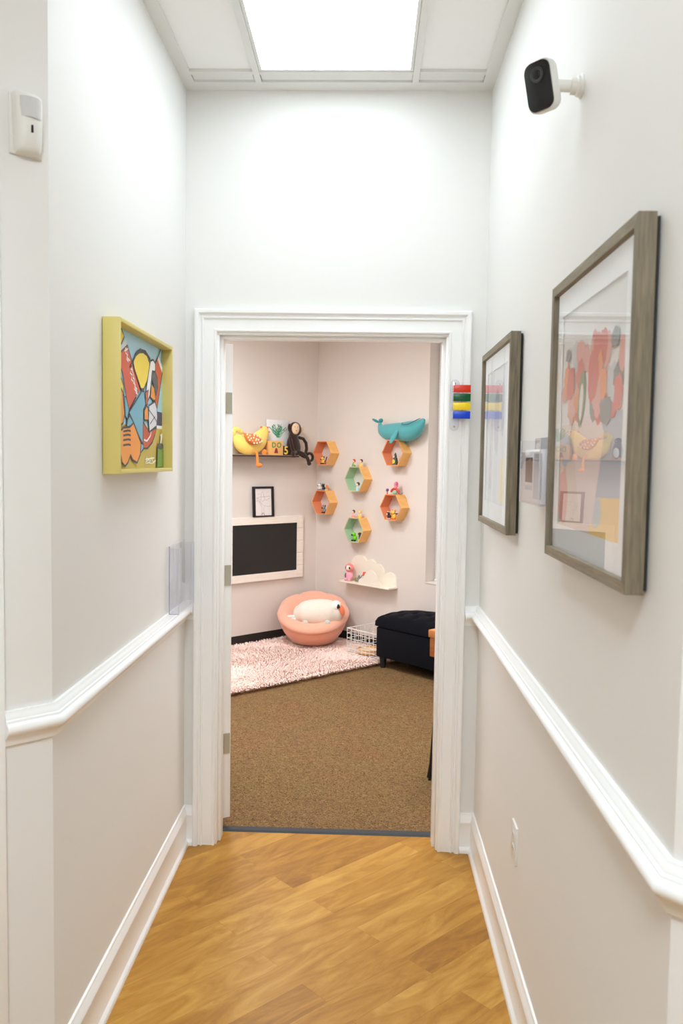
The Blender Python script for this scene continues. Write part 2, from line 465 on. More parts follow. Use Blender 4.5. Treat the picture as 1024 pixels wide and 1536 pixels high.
b.build('slats', M_white, bl, smooth=0)
b = MB(); b.bb(0.015, W - 0.015, 0.088, 0.112, WZ0 + 0.006, WZ0 + 0.022, 0.003); b.build('bottom_rail', M_white, bl)

# mouldings
rail = [(0, .950), (.009, .950), (.011, .957), (.014, .966), (.022, .974), (.029, .979), (.033, .985), (.034, .991), (.032, .998), (.027, 1.003), (.022, 1.005), (.021, 1.010), (.017, 1.012), (.0155, 1.019), (.011, 1.023), (.009, 1.030), (0, 1.030)]
base = [(0, 0), (.023, 0), (.023, .010), (.020, .018), (.014, .024), (.013, .026), (.013, .120), (.0145, .124), (.0145, .131), (.011, .137), (.010, .148), (.0065, .153), (.006, .163), (.003, .165), (0, .165)]
eL = Vector((WL, YL)) + Vector((LD.x, LD.y)) * 0.1165
eR = Vector((WR, YR)) + Vector((RD.x, RD.y)) * 0.125
pL = [(-0.5555, 0), (WL, 0), (WL, YL), tuple(eL)]
pR = [tuple(eR), (WR, YR), (WR, 0), (0.5555, 0)]
struct(sweep(pL, rail).build('trim_2', M_trim, smooth=50), 'white chair rail along the left hall wall', 'chair rail')
struct(sweep(pR, rail).build('trim_3', M_trim, smooth=50), 'white chair rail along the right hall wall', 'chair rail')
struct(sweep(pL, base).build('baseboard_left', M_trim, smooth=40), 'white baseboard along the left hall wall', 'baseboard')
struct(sweep(pR, base).build('baseboard_right', M_trim, smooth=40), 'white baseboard along the right hall wall', 'baseboard')
rub = [(0, 0), (.010, 0), (.006, .008), (.005, .095), (.003, .1), (0, .1)]
c2 = Vector((CORNER.x, CORNER.y)); l2 = Vector((LD.x, LD.y)); r2 = Vector((RD.x, RD.y))
struct(sweep([tuple(c2 + r2 * 3.2), tuple(c2)], rub).build('baseboard_playroom_right', M_rubber), 'black rubber base along the playroom right wall', 'baseboard')
struct(sweep([tuple(c2), tuple(c2 + l2 * 3.4)], rub).build('baseboard_playroom_left', M_rubber), 'black rubber base along the playroom left wall', 'baseboard')
# casing
cas = [(0, 0), (0, .011), (.003, .014), (.008, .0145), (.012, .0115), (.05, .0115), (.0525, .0175), (.0555, .019), (.0585, .0175), (.061, .0125), (.0665, .0125), (.0705, .023), (.0745, .0265), (.085, .0265), (.0895, .022), (.0895, 0)]
P = [(-0.465, 0.0), (-0.465, 2.124), (0.465, 2.124), (0.465, 0.0)]
def casing():
    mb = MB(); vs = []
    for (x, z), (nx, nz) in zip(P, ((-1, 0), (-1, 1), (1, 1), (1, 0))):
        for w, d in cas: vs.append((x + nx * w, -d, z + nz * w))
    k = len(cas); fs = []
    for i in range(3):
        for j in range(k):
            a, c = i * k + j, i * k + (j + 1) % k
            fs.append([a, c, c + k, a + k])
    fs.append(list(range(k))); fs.append([3 * k + j for j in range(k)])
    return mb.add(vs, fs)
struct(casing().build('trim_4', M_trim, smooth=30), 'white moulded door casing', 'door casing')
b = MB()
for s in (-1, 1):
    b.bb(s * 0.457, s * 0.477, -0.001, 0.131, 0, 2.114, 0.0015); b.bb(s * 0.445, s * 0.457, 0.030, 0.088, 0, 2.102, 0.002)
b.bb(-0.477, 0.477, -0.001, 0.131, 2.114, 2.134, 0.0015); b.bb(-0.457, 0.457, 0.030, 0.088, 2.102, 2.114, 0.002)
struct(b.build('trim_5', M_trim), 'white door jamb with stop', 'door jamb')

# door leaf, swung into the playroom
OPEN = D2R(90 + 28)
door = thing('door_1', None, None, (-0.4575, 0.137, 0), OPEN); door['kind'] = 'structure'
door['label'] = 'white door swung open into the playroom, seen edge-on'; door['category'] = 'door'
b = MB(); b.bb(0.004, 0.90, -0.038, -0.002, 0.048, 2.098, 0.0015)
for z0, z1 in ((0.25, 0.95), (1.1, 1.95)):
    for x0, x1 in ((0.13, 0.41), (0.49, 0.77)):
        b.bb(x0, x1, -0.043, -0.036, z0, z1, 0.004)
struct(b.build('door_panel', M_trim, door))
for z in (1.850, 1.115, 0.380):
    b = MB()
    b.prism([(-0.036 + 0.003, z - 0.044), (-0.010, z - 0.044), (-0.006, z - 0.040), (-0.006, z + 0.040), (-0.010, z + 0.044), (-0.033, z + 0.044)], -0.0015, 0.003, 0, Matrix.Rotation(math.pi / 2, 4, 'Z') @ Matrix.Scale(-1, 4, (0, 1, 0)) @ Matrix.Scale(1, 4) @ Matrix.Translation((0, 0, 0)))
    h = b.build('door_hinge', M_steel, door)
    b = MB(); b.tube([(0, 0, z - 0.045), (0, 0, z + 0.045)], 0.006, 10); b.build('hinge_pin', M_steel, h)
b = MB(); b.lathe([(0.001, 0), (0.03, 0.0), (0.03, 0.006), (0.012, 0.010), (0.012, 0.03), (0.026, 0.04), (0.028, 0.055), (0.018, 0.066), (0.001, 0.067)], 20, 0, Matrix.Translation((0.83, -0.040, 1.0)) @ Matrix.Rotation(math.pi / 2, 4, 'X'))
b.build('door_knob', M_steel, door)

# ------------------------------------------------------------------ ceiling lights
def troffer(name, label, x0, x1, y0, y1, z, strength, color, rot=0.0, loc=None):
    cx, cy = ((x0 + x1) / 2, (y0 + y1) / 2) if loc is None else loc
    w, l = (x1 - x0) / 2, (y1 - y0) / 2
    t = thing('ceiling_light', label, 'ceiling light', (cx, cy, z), rot, 'ceiling panel lights')
    b = MB()
    for a in ((-w, w, -l, -l + 0.012), (-w, w, l - 0.012, l), (-w, -w + 0.012, -l + 0.012, l - 0.012), (w - 0.012, w, -l + 0.012, l - 0.012)):
        b.bb(a[0], a[1], a[2], a[3], 0.0, 0.012, 0.001)
    b.build('light_frame', M_grid, t)
    e = mat('diffuser_' + name, (255, 255, 255), 0.4, emit=(color, strength))
    b = MB(); b.bb(-w + 0.012, w - 0.012, -l + 0.012, l - 0.012, 0.003, 0.010); b.build('diffuser', e, t, smooth=0)
    return t
COOL, WARM = (232, 246, 255), (246, 250, 255)
HALL_E, LOBBY_E, ROOM_E = 5.7, 33.5, 16.5
troffer('ceiling_light', 'long glowing white panel light in the hall ceiling', XT0 + 0.013, XT1 - 0.013, -1.377, -0.161, 3.0705, HALL_E, COOL)
troffer('lobby_light', 'panel light in the lobby ceiling behind the viewpoint', -0.3, 0.3, -4.4, -3.2, 3.0705, LOBBY_E, COOL)
troffer('playroom_light', 'panel light in the playroom ceiling near the toy shelves', -0.3, 0.3, -0.3, 0.3, RC - 0.012, ROOM_E * 2, WARM, R_ROOM_R, tuple((CORNER + RD * 1.05 + LD * 1.75).xy))
troffer('playroom_entry_light', 'panel light in the playroom ceiling beside the door', -0.3, 0.3, -0.6, 0.6, RC - 0.012, ROOM_E, WARM, R_ROOM_R, (0.75, 1.0))
troffer('playroom_left_light', 'panel light in the playroom ceiling by the left wall', -0.3, 0.3, -0.6, 0.6, RC - 0.012, ROOM_E, WARM, R_ROOM_R, (-1.1, 1.2))

# ------------------------------------------------------------------ hall things
# --- picture frames on the right wall
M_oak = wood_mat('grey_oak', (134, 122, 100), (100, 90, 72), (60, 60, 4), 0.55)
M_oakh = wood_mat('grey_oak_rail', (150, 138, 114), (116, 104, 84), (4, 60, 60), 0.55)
M_mat = mat('mat_board', (238, 239, 240), 0.9)
M_dark = mat('dark_backing', (40, 36, 32), 0.8)
def picture_frame(label, y_far, y_near, z0, z1, depth, art):
    w, h = y_far - y_near, z1 - z0
    t = thing('picture_frame', label, 'framed picture', (WR - 0.001, y_far, z0), R_HALL_R)
    fw = 0.021; d0 = -depth; d1 = -0.008
    b = MB()
    for (x0, z0_, x1, z1_) in ((0, 0, 0, 1), (1, 0, 1, 1), (0, 0, 1, 0), (0, 1, 1, 1)):
        X = lambda u, i: (fw if u == 0 else w - fw) if i else (0 if u == 0 else w)
        Zf = lambda v, i: (fw if v == 0 else h - fw) if i else (0 if v == 0 else h)
        A, B_, C_, D_ = (X(x0, 0), Zf(z0_, 0)), (X(x1, 0), Zf(z1_, 0)), (X(x1, 1), Zf(z1_, 1)), (X(x0, 1), Zf(z0_, 1))
        q = [A, B_, C_, D_]
        vs = [(x, d0, z) for x, z in q] + [(x, d1, z) for x, z in q]
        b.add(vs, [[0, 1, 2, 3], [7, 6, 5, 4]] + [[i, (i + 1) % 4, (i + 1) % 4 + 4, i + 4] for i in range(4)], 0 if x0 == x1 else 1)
    b.build('frame_moulding', [M_oak, M_oakh], t, smooth=0)
    b = MB(); b.bb(0.006, w - 0.006, -0.0085, -0.001, 0.006, h - 0.006); b.build('backing_board', M_dark, t, smooth=0)
    x0, x1, v0, v1 = art['rect']
    ym = d0 + 0.013
    b = MB()
    for a in ((fw - .002, w - fw + .002, fw - .002, v0), (fw - .002, w - fw + .002, v1, h - fw + .002), (fw - .002, x0, v0, v1), (x1, w - fw + .002, v0, v1)):
        b.bb(a[0], a[1], ym, ym + 0.003, a[2], a[3])
    b.build('mat_board', M_mat, t, smooth=0)
    mats = [mat(art['name'] + str(i), c, 0.8) for i, c in enumerate(art['cols'])]
    b = MB(); yb = ym + 0.0045
    b.bb(x0 - .01, x1 + .01, yb, yb + 0.002, v0 - .01, v1 + .01, 0, 0)
    for k, (ci, poly) in enumerate(art['polys']):
        b.flat([(x0 + (x1 - x0) * u, v0 + (v1 - v0) * v) for u, v in poly], yb - 0.0002 - 0.00006 * k, ci)
    b.build('print', mats, t, smooth=0, recalc=False)
    b = MB(); b.bb(fw - 0.003, w - fw + 0.003, d0 + 0.006, d0 + 0.008, fw - 0.003, h - fw + 0.003); b.build('glass', M_glass, t, smooth=0)
    return t
def blobp(cx, cy, rx, ry, n=14, wob=0.15, seed=0, rot=0.0):
    rr = random.Random(seed); out = []
    for i in range(n):
        a = 2 * math.pi * i / n; k = 1 + rr.uniform(-wob, wob)
        x, y = rx * k * math.cos(a), ry * k * math.sin(a)
        out.append((min(1, max(0, cx + x * math.cos(rot) - y * math.sin(rot))), min(1, max(0, cy + x * math.sin(rot) + y * math.cos(rot)))))
    return out
rr = random.Random(3)
cols1 = [(226, 224, 222), (222, 204, 192), (180, 184, 196), (240, 204, 136), (230, 212, 210), (212, 112, 100), (232, 150, 100), (136, 138, 138), (124, 142, 98), (222, 164, 154), (200, 204, 208)]
polys1 = [(1, [(0, 0), (.62, 0), (.62, .48), (0, .48)]), (2, [(.6, .15), (1, .15), (1, .5), (.6, .5)]), (3, [(.56, 0), (1, 0), (1, .17), (.56, .155)]), (10, blobp(.66, .10, .08, .07, seed=4)), (9, blobp(.08, .14, .09, .14, seed=9)), (2, blobp(.12, .36, .13, .07, 16, .15, 10))]
polys1 += [(4, [(.25, .40), (.30, .50), (.66, .50), (.74, .42), (.60, .04), (.40, .03)])]
for i in range(34):
    polys1.append((rr.choice([5, 5, 6, 7, 9, 9, 5, 10]), blobp(rr.uniform(.05, .95), rr.uniform(.50, .80), rr.uniform(.035, .085), rr.uniform(.04, .085), 14, .2, i)))
polys1 += [(8, blobp(.38, .58, .055, .12, 14, .08, 5, -.15)), (0, blobp(.38, .57, .03, .085, 14, .08, 6, -.15)), (5, blobp(.56, .66, .08, .11, 14, .15, 2)), (6, blobp(.72, .62, .05, .07, 14, .15, 8)), (5, blobp(.18, .66, .07, .08, 14, .2, 11)), (7, blobp(.12, .8, .05, .03, 12, .2, 3)), (7, blobp(.86, .78, .06, .04, 12, .2, 13))]
picture_frame('large grey wooden frame with flower vase print, nearest on the right wall', -1.372, -1.990, 1.402, 2.024, 0.038,
              dict(name='vase_print', rect=(.058, .53, .075, .548), cols=cols1, polys=polys1))
cols2 = [(226, 226, 229), (206, 206, 216), (240, 226, 186), (216, 220, 224), (196, 198, 210)]
polys2 = [(1, [(.15, .1), (.3, .1), (.34, 1), (.18, 1)]), (3, [(.4, 0), (.58, 0), (.6, .9), (.44, .95)]), (4, blobp(.5, .6, .12, .26, seed=21)), (2, [(.66, .02), (1, .02), (1, .36), (.7, .32)]), (3, blobp(.25, .75, .12, .15, seed=23)), (1, blobp(.78, .7, .1, .2, seed=24))]
picture_frame('grey wooden frame with pale print, farther one beside the doorway', -0.192, -0.818, 1.394, 2.014, 0.038,
              dict(name='pale_print', rect=(.06, .50, .08, .545), cols=cols2, polys=polys2))

# --- yellow shadow-box painting on the left wall
YP0, YP1, ZP0, ZP1 = -1.062, -0.434, 1.568, 2.004
pw, ph_ = YP1 - YP0, ZP1 - ZP0
pt = thing('boxed_painting', 'yellow box-framed cartoon painting on the left hall wall', 'painting', (WL + 0.001, YP0, ZP0), R_HALL_L)
M_yel = mat('mustard_yellow_lacquer', (222, 206, 122), 0.45)
b = MB()
for a in ((0, 0.012, 0, ph_), (pw - 0.012, pw, 0, ph_), (0.012, pw - 0.012, 0, 0.012), (0.012, pw - 0.012, ph_ - 0.012, ph_)):
    b.bb(a[0], a[1], -0.05, -0.001, a[2], a[3], 0.0012)
b.build('box_frame', M_yel, pt)
PAINTPOLYS = [('p', 'ochre', 0, [(0.0364, 0.1444), (0.5307, 0.1478), (0.6955, 0.1466), (0.6967, -0.0022), (0.0354, 0.0034)]) ,
 ('p', 'white', 0, [(0.5307, 0.1582), (0.6954, 0.158), (0.6955, 0.1466), (0.5307, 0.1478)]) ,
 ('p', 'navy', 0, [(0.5061, 0.2064), (0.695, 0.2053), (0.6954, 0.158), (0.5063, 0.158)]) ,
 ('l', 'dark', 0.004, [(0.6714, 0.4258), (0.5387, 0.2083)]) ,
 ('p', 'yellow', 0, [(0.0386, 0.437), (0.131, 0.4333), (0.1613, 0.4044), (0.1127, 0.3623), (0.0378, 0.3286)]) ,
 ('c', 'dark', 0.007, [(0.0386, 0.437), (0.131, 0.4333), (0.1613, 0.4044), (0.1127, 0.3623), (0.0378, 0.3286)]) ,
 ('p', 'lav', 0, [(0.0378, 0.3286), (0.1127, 0.364), (0.1736, 0.3998), (0.1924, 0.383), (0.1126, 0.3483), (0.0377, 0.3116)]) ,
 ('p', 'red', 0, [(0.0377, 0.3116), (0.1126, 0.3483), (0.1924, 0.383), (0.3325, 0.2634), (0.2839, 0.2348), (0.2044, 0.1867), (0.1424, 0.2953), (0.1007, 0.3259)]) ,
 ('c', 'dark', 0.007, [(0.0377, 0.3116), (0.1126, 0.3483), (0.1924, 0.383), (0.3325, 0.2634), (0.2839, 0.2348), (0.2044, 0.1867), (0.1424, 0.2953), (0.1007, 0.3259)]) ,
 ('l', 'white', 0.006, [(0.1698, 0.3717), (0.1873, 0.3697), (0.1747, 0.358), (0.1948, 0.3533), (0.1846, 0.3412), (0.2024, 0.3361)]) ,
 ('l', 'white', 0.006, [(0.2177, 0.3178), (0.2359, 0.3154), (0.2228, 0.3037), (0.2438, 0.2985), (0.2332, 0.2863), (0.2517, 0.2807)]) ,
 ('l', 'white', 0.006, [(0.2504, 0.2917), (0.2691, 0.2891), (0.2557, 0.2774), (0.2771, 0.2718), (0.2663, 0.2597), (0.2853, 0.2537)]) ,
 ('l', 'white', 0.006, [(0.2771, 0.2643), (0.2963, 0.2614), (0.2825, 0.2497), (0.3045, 0.2439), (0.2935, 0.2317), (0.3128, 0.2255)]) ,
 ('l', 'white', 0.005, [(0.1611, 0.3616), (0.1987, 0.3737), (0.1859, 0.3468), (0.2178, 0.3397)]) ,
 ('l', 'white', 0.005, [(0.2307, 0.3266), (0.257, 0.2998), (0.2704, 0.2712), (0.2976, 0.2472), (0.2866, 0.235)]) ,
 ('p', 'yellow', 0, [(0.0376, 0.298), (0.1123, 0.2922), (0.1483, 0.2603), (0.1543, 0.2322), (0.1299, 0.2232), (0.0371, 0.2367)]) ,
 ('c', 'dark', 0.007, [(0.0376, 0.298), (0.1123, 0.2922), (0.1483, 0.2603), (0.1543, 0.2322), (0.1299, 0.2232), (0.0371, 0.2367)]) ,
 ('p', 'orange', 0, [(0.0373, 0.2572), (0.1121, 0.2571), (0.1421, 0.2384), (0.1602, 0.1787), (0.1478, 0.1494), (0.1234, 0.1412), (0.0821, 0.1499), (0.0365, 0.1547)]) ,
 ('c', 'dark', 0.007, [(0.0373, 0.2572), (0.1121, 0.2571), (0.1421, 0.2384), (0.1602, 0.1787), (0.1478, 0.1494), (0.1234, 0.1412), (0.0821, 0.1499), (0.0365, 0.1547)]) ,
 ('p', 'cone', 0, [(0.1568, 0.2288), (0.1766, 0.2267), (0.207, 0.1905), (0.1915, 0.1604), (0.1689, 0.1684)]) ,
 ('c', 'dark', 0.007, [(0.1568, 0.2288), (0.1766, 0.2267), (0.207, 0.1905), (0.1915, 0.1604), (0.1689, 0.1684)]) ,
 ('p', 'red', 0, [(0.5135, 0.3666), (0.5576, 0.3945), (0.626, 0.3499), (0.5419, 0.2168), (0.5157, 0.2358), (0.5057, 0.3168)]) ,
 ('c', 'dark', 0.007, [(0.5135, 0.3666), (0.5576, 0.3945), (0.626, 0.3499), (0.5419, 0.2168), (0.5157, 0.2358), (0.5057, 0.3168)]) ,
 ('p', 'white', 0, [(0.5609, 0.3962), (0.6259, 0.3605), (0.6121, 0.3434), (0.5477, 0.3822)]) ,
 ('l', 'dark', 0.005, [(0.5911, 0.4259), (0.5136, 0.3626)]) ,
 ('p', 'yellow', 0, [(0.2505, 0.3436), (0.2773, 0.3636), (0.3185, 0.3783), (0.3611, 0.3845), (0.4095, 0.3802), (0.4429, 0.3585), (0.4353, 0.3298), (0.4096, 0.2956), (0.3713, 0.2667), (0.3368, 0.2649), (0.3004, 0.2929), (0.2638, 0.3191)]) ,
 ('c', 'dark', 0.007, [(0.2505, 0.3436), (0.2773, 0.3636), (0.3185, 0.3783), (0.3611, 0.3845), (0.4095, 0.3802), (0.4429, 0.3585), (0.4353, 0.3298), (0.4096, 0.2956), (0.3713, 0.2667), (0.3368, 0.2649), (0.3004, 0.2929), (0.2638, 0.3191)]) ,
 ('l', 'dark', 0.009, [(0.2177, 0.3178), (0.2505, 0.3436), (0.2841, 0.3701), (0.3326, 0.3869), (0.3902, 0.3894), (0.4505, 0.3713)]) ,
 ('p', 'white', 0, [(0.4521, 0.3675), (0.4864, 0.3748), (0.5135, 0.3666), (0.5153, 0.3423), (0.4662, 0.3129), (0.4431, 0.2507), (0.4008, 0.2179), (0.3889, 0.2466), (0.4277, 0.325)]) ,
 ('c', 'dark', 0.007, [(0.4521, 0.3675), (0.4864, 0.3748), (0.5135, 0.3666), (0.5153, 0.3423), (0.4662, 0.3129), (0.4431, 0.2507), (0.4008, 0.2179), (0.3889, 0.2466), (0.4277, 0.325)]) ,
 ('p', 'grey', 0, [(0.4739, 0.3359), (0.5137, 0.336), (0.5414, 0.3203), (0.5482, 0.2878), (0.5253, 0.2591), (0.493, 0.2912), (0.4646, 0.3168)]) ,
 ('c', 'dark', 0.007, [(0.4739, 0.3359), (0.5137, 0.336), (0.5414, 0.3203), (0.5482, 0.2878), (0.5253, 0.2591), (0.493, 0.2912), (0.4646, 0.3168)]) ,
 ('p', 'orange', 0, [(0.4647, 0.2927), (0.4994, 0.2836), (0.5189, 0.2442), (0.4932, 0.2383), (0.4524, 0.2474)]) ,
 ('c', 'dark', 0.007, [(0.4647, 0.2927), (0.4994, 0.2836), (0.5189, 0.2442), (0.4932, 0.2383), (0.4524, 0.2474)]) ,
 ('p', 'red', 0, [(0.3889, 0.2583), (0.4248, 0.2692), (0.4128, 0.2207), (0.3948, 0.2156)]) ,
 ('c', 'dark', 0.007, [(0.3889, 0.2583), (0.4248, 0.2692), (0.4128, 0.2207), (0.3948, 0.2156)]) ,
 ('p', 'cone', 0, [(0.3425, 0.2584), (0.3713, 0.26), (0.3889, 0.2191), (0.3626, 0.1999), (0.3568, 0.0932), (0.3141, 0.1108), (0.2567, 0.1505), (0.2121, 0.1761), (0.2018, 0.1847), (0.2703, 0.2187)]) ,
 ('c', 'dark', 0.007, [(0.3425, 0.2584), (0.3713, 0.26), (0.3889, 0.2191), (0.3626, 0.1999), (0.3568, 0.0932), (0.3141, 0.1108), (0.2567, 0.1505), (0.2121, 0.1761), (0.2018, 0.1847), (0.2703, 0.2187)]) ,
 ('p', 'rust', 0, [(0.3597, 0.1627), (0.428, 0.1319), (0.5307, 0.1499), (0.5064, 0.1242), (0.4746, 0.0988), (0.413, 0.0776), (0.3568, 0.076)]) ,
 ('c', 'dark', 0.007, [(0.3597, 0.1627), (0.428, 0.1319), (0.5307, 0.1499), (0.5064, 0.1242), (0.4746, 0.0988), (0.413, 0.0776), (0.3568, 0.076)]) ,
 ('l', 'white', 0.006, [(0.3684, 0.1044), (0.4054, 0.1013), (0.4465, 0.1184), (0.4589, 0.1329)]) ,
 ('p', 'lav', 0, [(0.4309, 0.2187), (0.506, 0.2371), (0.5321, 0.2162), (0.5388, 0.1834), (0.5258, 0.1538), (0.4372, 0.1322), (0.4249, 0.1717)]) ,
 ('c', 'dark', 0.007, [(0.4309, 0.2187), (0.506, 0.2371), (0.5321, 0.2162), (0.5388, 0.1834), (0.5258, 0.1538), (0.4372, 0.1322), (0.4249, 0.1717)]) ,
 ('l', 'dark', 0.004, [(0.4249, 0.2056), (0.4902, 0.1851), (0.529, 0.1705)]) ,
 ('l', 'dark', 0.004, [(0.4433, 0.1585), (0.5062, 0.1859)]) ,
 ('p', 'orange', 0, [(0.3713, 0.2004), (0.3978, 0.215), (0.4158, 0.211), (0.4219, 0.1696), (0.3743, 0.1673)]) ,
 ('c', 'dark', 0.007, [(0.3713, 0.2004), (0.3978, 0.215), (0.4158, 0.211), (0.4219, 0.1696), (0.3743, 0.1673)]) ,
 ('p', 'cone', 0, [(0.1814, 0.1599), (0.2044, 0.1739), (0.2461, 0.1537), (0.2107, 0.1411), (0.1763, 0.1361)]) ,
 ('c', 'dark', 0.007, [(0.1814, 0.1599), (0.2044, 0.1739), (0.2461, 0.1537), (0.2107, 0.1411), (0.1763, 0.1361)]) ,
 ('p', 'orange', 0, [(0.0995, 0.119), (0.1416, 0.1348), (0.2042, 0.139), (0.2461, 0.153), (0.2865, 0.1252), (0.331, 0.0919), (0.3225, 0.057), (0.2863, 0.0301), (0.2405, 0.0378), (0.2143, 0.0545), (0.1847, 0.0305), (0.1558, 0.0204), (0.1265, 0.0307), (0.1051, 0.0733)]) ,
 ('c', 'dark', 0.007, [(0.0995, 0.119), (0.1416, 0.1348), (0.2042, 0.139), (0.2461, 0.153), (0.2865, 0.1252), (0.331, 0.0919), (0.3225, 0.057), (0.2863, 0.0301), (0.2405, 0.0378), (0.2143, 0.0545), (0.1847, 0.0305), (0.1558, 0.0204), (0.1265, 0.0307), (0.1051, 0.0733)]) ,
 ('l', 'dark', 0.006, [(0.1367, 0.1235), (0.1889, 0.1282), (0.2145, 0.1269)]) ,
 ('l', 'dark', 0.006, [(0.1366, 0.111), (0.1888, 0.1154), (0.2145, 0.114)]) ,
 ('l', 'dark', 0.006, [(0.1365, 0.0974), (0.1888, 0.1015), (0.2144, 0.0999)]) ,
 ('l', 'dark', 0.006, [(0.1364, 0.0823), (0.1887, 0.0862), (0.2144, 0.0844)]) ,
 ('p', 'cone', 0, [(0.331, 0.0939), (0.3597, 0.0886), (0.3539, 0.0729), (0.3225, 0.0609)]) ,
 ('c', 'dark', 0.007, [(0.331, 0.0939), (0.3597, 0.0886), (0.3539, 0.0729), (0.3225, 0.0609)]) ,
 ('p', 'green', 0, [(0.5392, 0.0815), (0.5811, 0.0778), (0.6242, 0.084), (0.6318, 0.0095), (0.5815, 0.007), (0.533, 0.0092)]) ,
 ('c', 'dark', 0.007, [(0.5392, 0.0815), (0.5811, 0.0778), (0.6242, 0.084), (0.6318, 0.0095), (0.5815, 0.007), (0.533, 0.0092)]) ,
 ('p', 'grey', 0, [(0.5458, 0.0962), (0.581, 0.1003), (0.6172, 0.0942), (0.6208, 0.0827), (0.5811, 0.0766), (0.5392, 0.081)]) ,
 ('p', 'white', 0, [(0.5743, 0.0968), (0.5809, 0.118), (0.5724, 0.1271), (0.5996, 0.1334), (0.6032, 0.1208), (0.5896, 0.0971)]) ,
 ('l', 'orange', 0.004, [(0.586, 0.1266), (0.5928, 0.1332)]) ,
 ('l', 'white', 0.004, [(0.3802, 0.0258), (0.401, 0.0496), (0.395, 0.0337), (0.4206, 0.0417), (0.4359, 0.0336), (0.456, 0.0478), (0.4748, 0.0315), (0.51, 0.0368)]) ,
 ('l', 'white', 0.004, [(0.3802, 0.0416), (0.4282, 0.0437), (0.4907, 0.0458)]) ,
 ('l', 'white', 0.003, [(0.3906, 0.0278), (0.4206, 0.0305), (0.4591, 0.0275), (0.4987, 0.0314)])]
b = MB(); b.bb(0.012, pw - 0.012, -0.014, -0.002, 0.012, ph_ - 0.012)
PC = dict(blue=(176, 220, 238), ochre=(206, 184, 92), white=(248, 248, 246), navy=(82, 82, 114), yellow=(255, 226, 84), red=(222, 100, 72), cone=(124, 186, 208), orange=(250, 162, 76), dark=(66, 70, 74), grey=(96, 98, 102), green=(124, 164, 76), rust=(210, 94, 66), lav=(232, 232, 242))
keys = list(PC)
pm = [mat('paint_' + k, PC[k], 0.5) for k in keys]
idx = {k: i for i, k in enumerate(keys)}
for k in range(len(b.m)): b.m[k] = idx['blue']
yb = -0.0142
for kind, c, w, pts in PAINTPOLYS:
    yb -= 0.00008
    pts = [(min(pw - 0.012, max(0.012, x)), min(ph_ - 0.012, max(0.012, z))) for x, z in pts]
    if kind == 'p': b.flat(pts, yb, idx[c])
    else: b.line(pts, w, yb, idx[c], closed=(kind == 'c'))
b.build('painted_canvas', pm, pt, smooth=0, recalc=False)

# --- clear holder on the left chair rail
ah = thing('brochure_holder', 'empty clear acrylic brochure holder standing on the left chair rail', 'brochure holder', (WL + 0.001, -0.318, 1.0305), R_HALL_L)
def holder(t, w, h, d, edge, scoop):
    b = MB(); b.bb(0, w, -0.012, -0.0095, 0, h); b.build('back_panel', M_acr, t, smooth=0)
    b = MB(); fw = w * 0.2
    if scoop:
        pts = [(0, 0), (w, 0), (w, h * .97), (w - fw, h * .97)]
        n = 10
        for i in range(n + 1):
            a = -math.pi * i / n
            pts.append((w / 2 + (w / 2 - fw) * math.cos(a), h * .52 + (h * .14) * math.sin(a)))
        pts += [(fw, h * .97), (0, h * .97)]
    else:
        pts = [(0, 0), (w, 0), (w, h * .78), (0, h * .78)]
    b.prism(pts, -d, -d + 0.0025); b.build('front_panel', M_acr, t, smooth=0)
    b = MB(); b.bb(0.0, 0.0025, -d + 0.0025, -0.012, 0, h * .97); b.bb(w - 0.0025, w, -d + 0.0025, -0.012, 0, h * .97); b.bb(0.0025, w - 0.0025, -d + 0.0025, -0.012, 0.0, 0.0025)
    b.build('side_panels', M_acr, t, smooth=0)
    b = MB()
    e = 0.0011
    b.tube([(0, -0.011, 0), (0, -0.011, h)], e, 6); b.tube([(0, -0.011, 0.0), (0, -d, 0.0)], e * .8, 6)
    b.build('cut_edges', edge, t)
    b = MB(); b.tube([(0, -d, 0), (0, -d, h * .97)], e, 6, 0); b.tube([(w, -d, 0), (w, -d, h * .97)], e, 6, 0); b.tube([(0, -0.011, h), (w, -0.011, h)], e * .8, 6)
    b.build('bright_edges', M_acr_lite, t)
holder(ah, 0.268, 0.255, 0.047, M_acr_edge, True)
ac = thing('card_holder', 'small clear acrylic card holder between the two grey frames', 'card holder', (WR - 0.001, -1.095, 1.512), R_HALL_R)
holder(ac, 0.25, 0.17, 0.05, M_acr_lite, False)
bro = thing('folded_leaflet', 'white folded leaflet with brown photo inside the clear card holder', 'leaflet', (WR - 0.001, -1.112, 1.516), R_HALL_R)
b = MB(); b.bb(0, 0.22, -0.040, -0.030, 0, 0.135, 0.001); b.build('leaflet_pages', M_paper, bro)
b = MB(); b.flat([(0.005, 0.05), (0.10, 0.05), (0.10, 0.115), (0.005, 0.115)], -0.0404, 0); b.flat([(0.115, 0.01), (0.215, 0.01), (0.215, 0.125), (0.115, 0.125)], -0.0404, 1); b.flat([(0.005, 0.03), (0.10, 0.03), (0.10, 0.042), (0.005, 0.042)], -0.0404, 1)
b.build('printed_panel', [mat('leaflet_brown', (128, 100, 80), 0.7), mat('leaflet_grey', (200, 202, 206), 0.7)], bro, smooth=0, recalc=False)

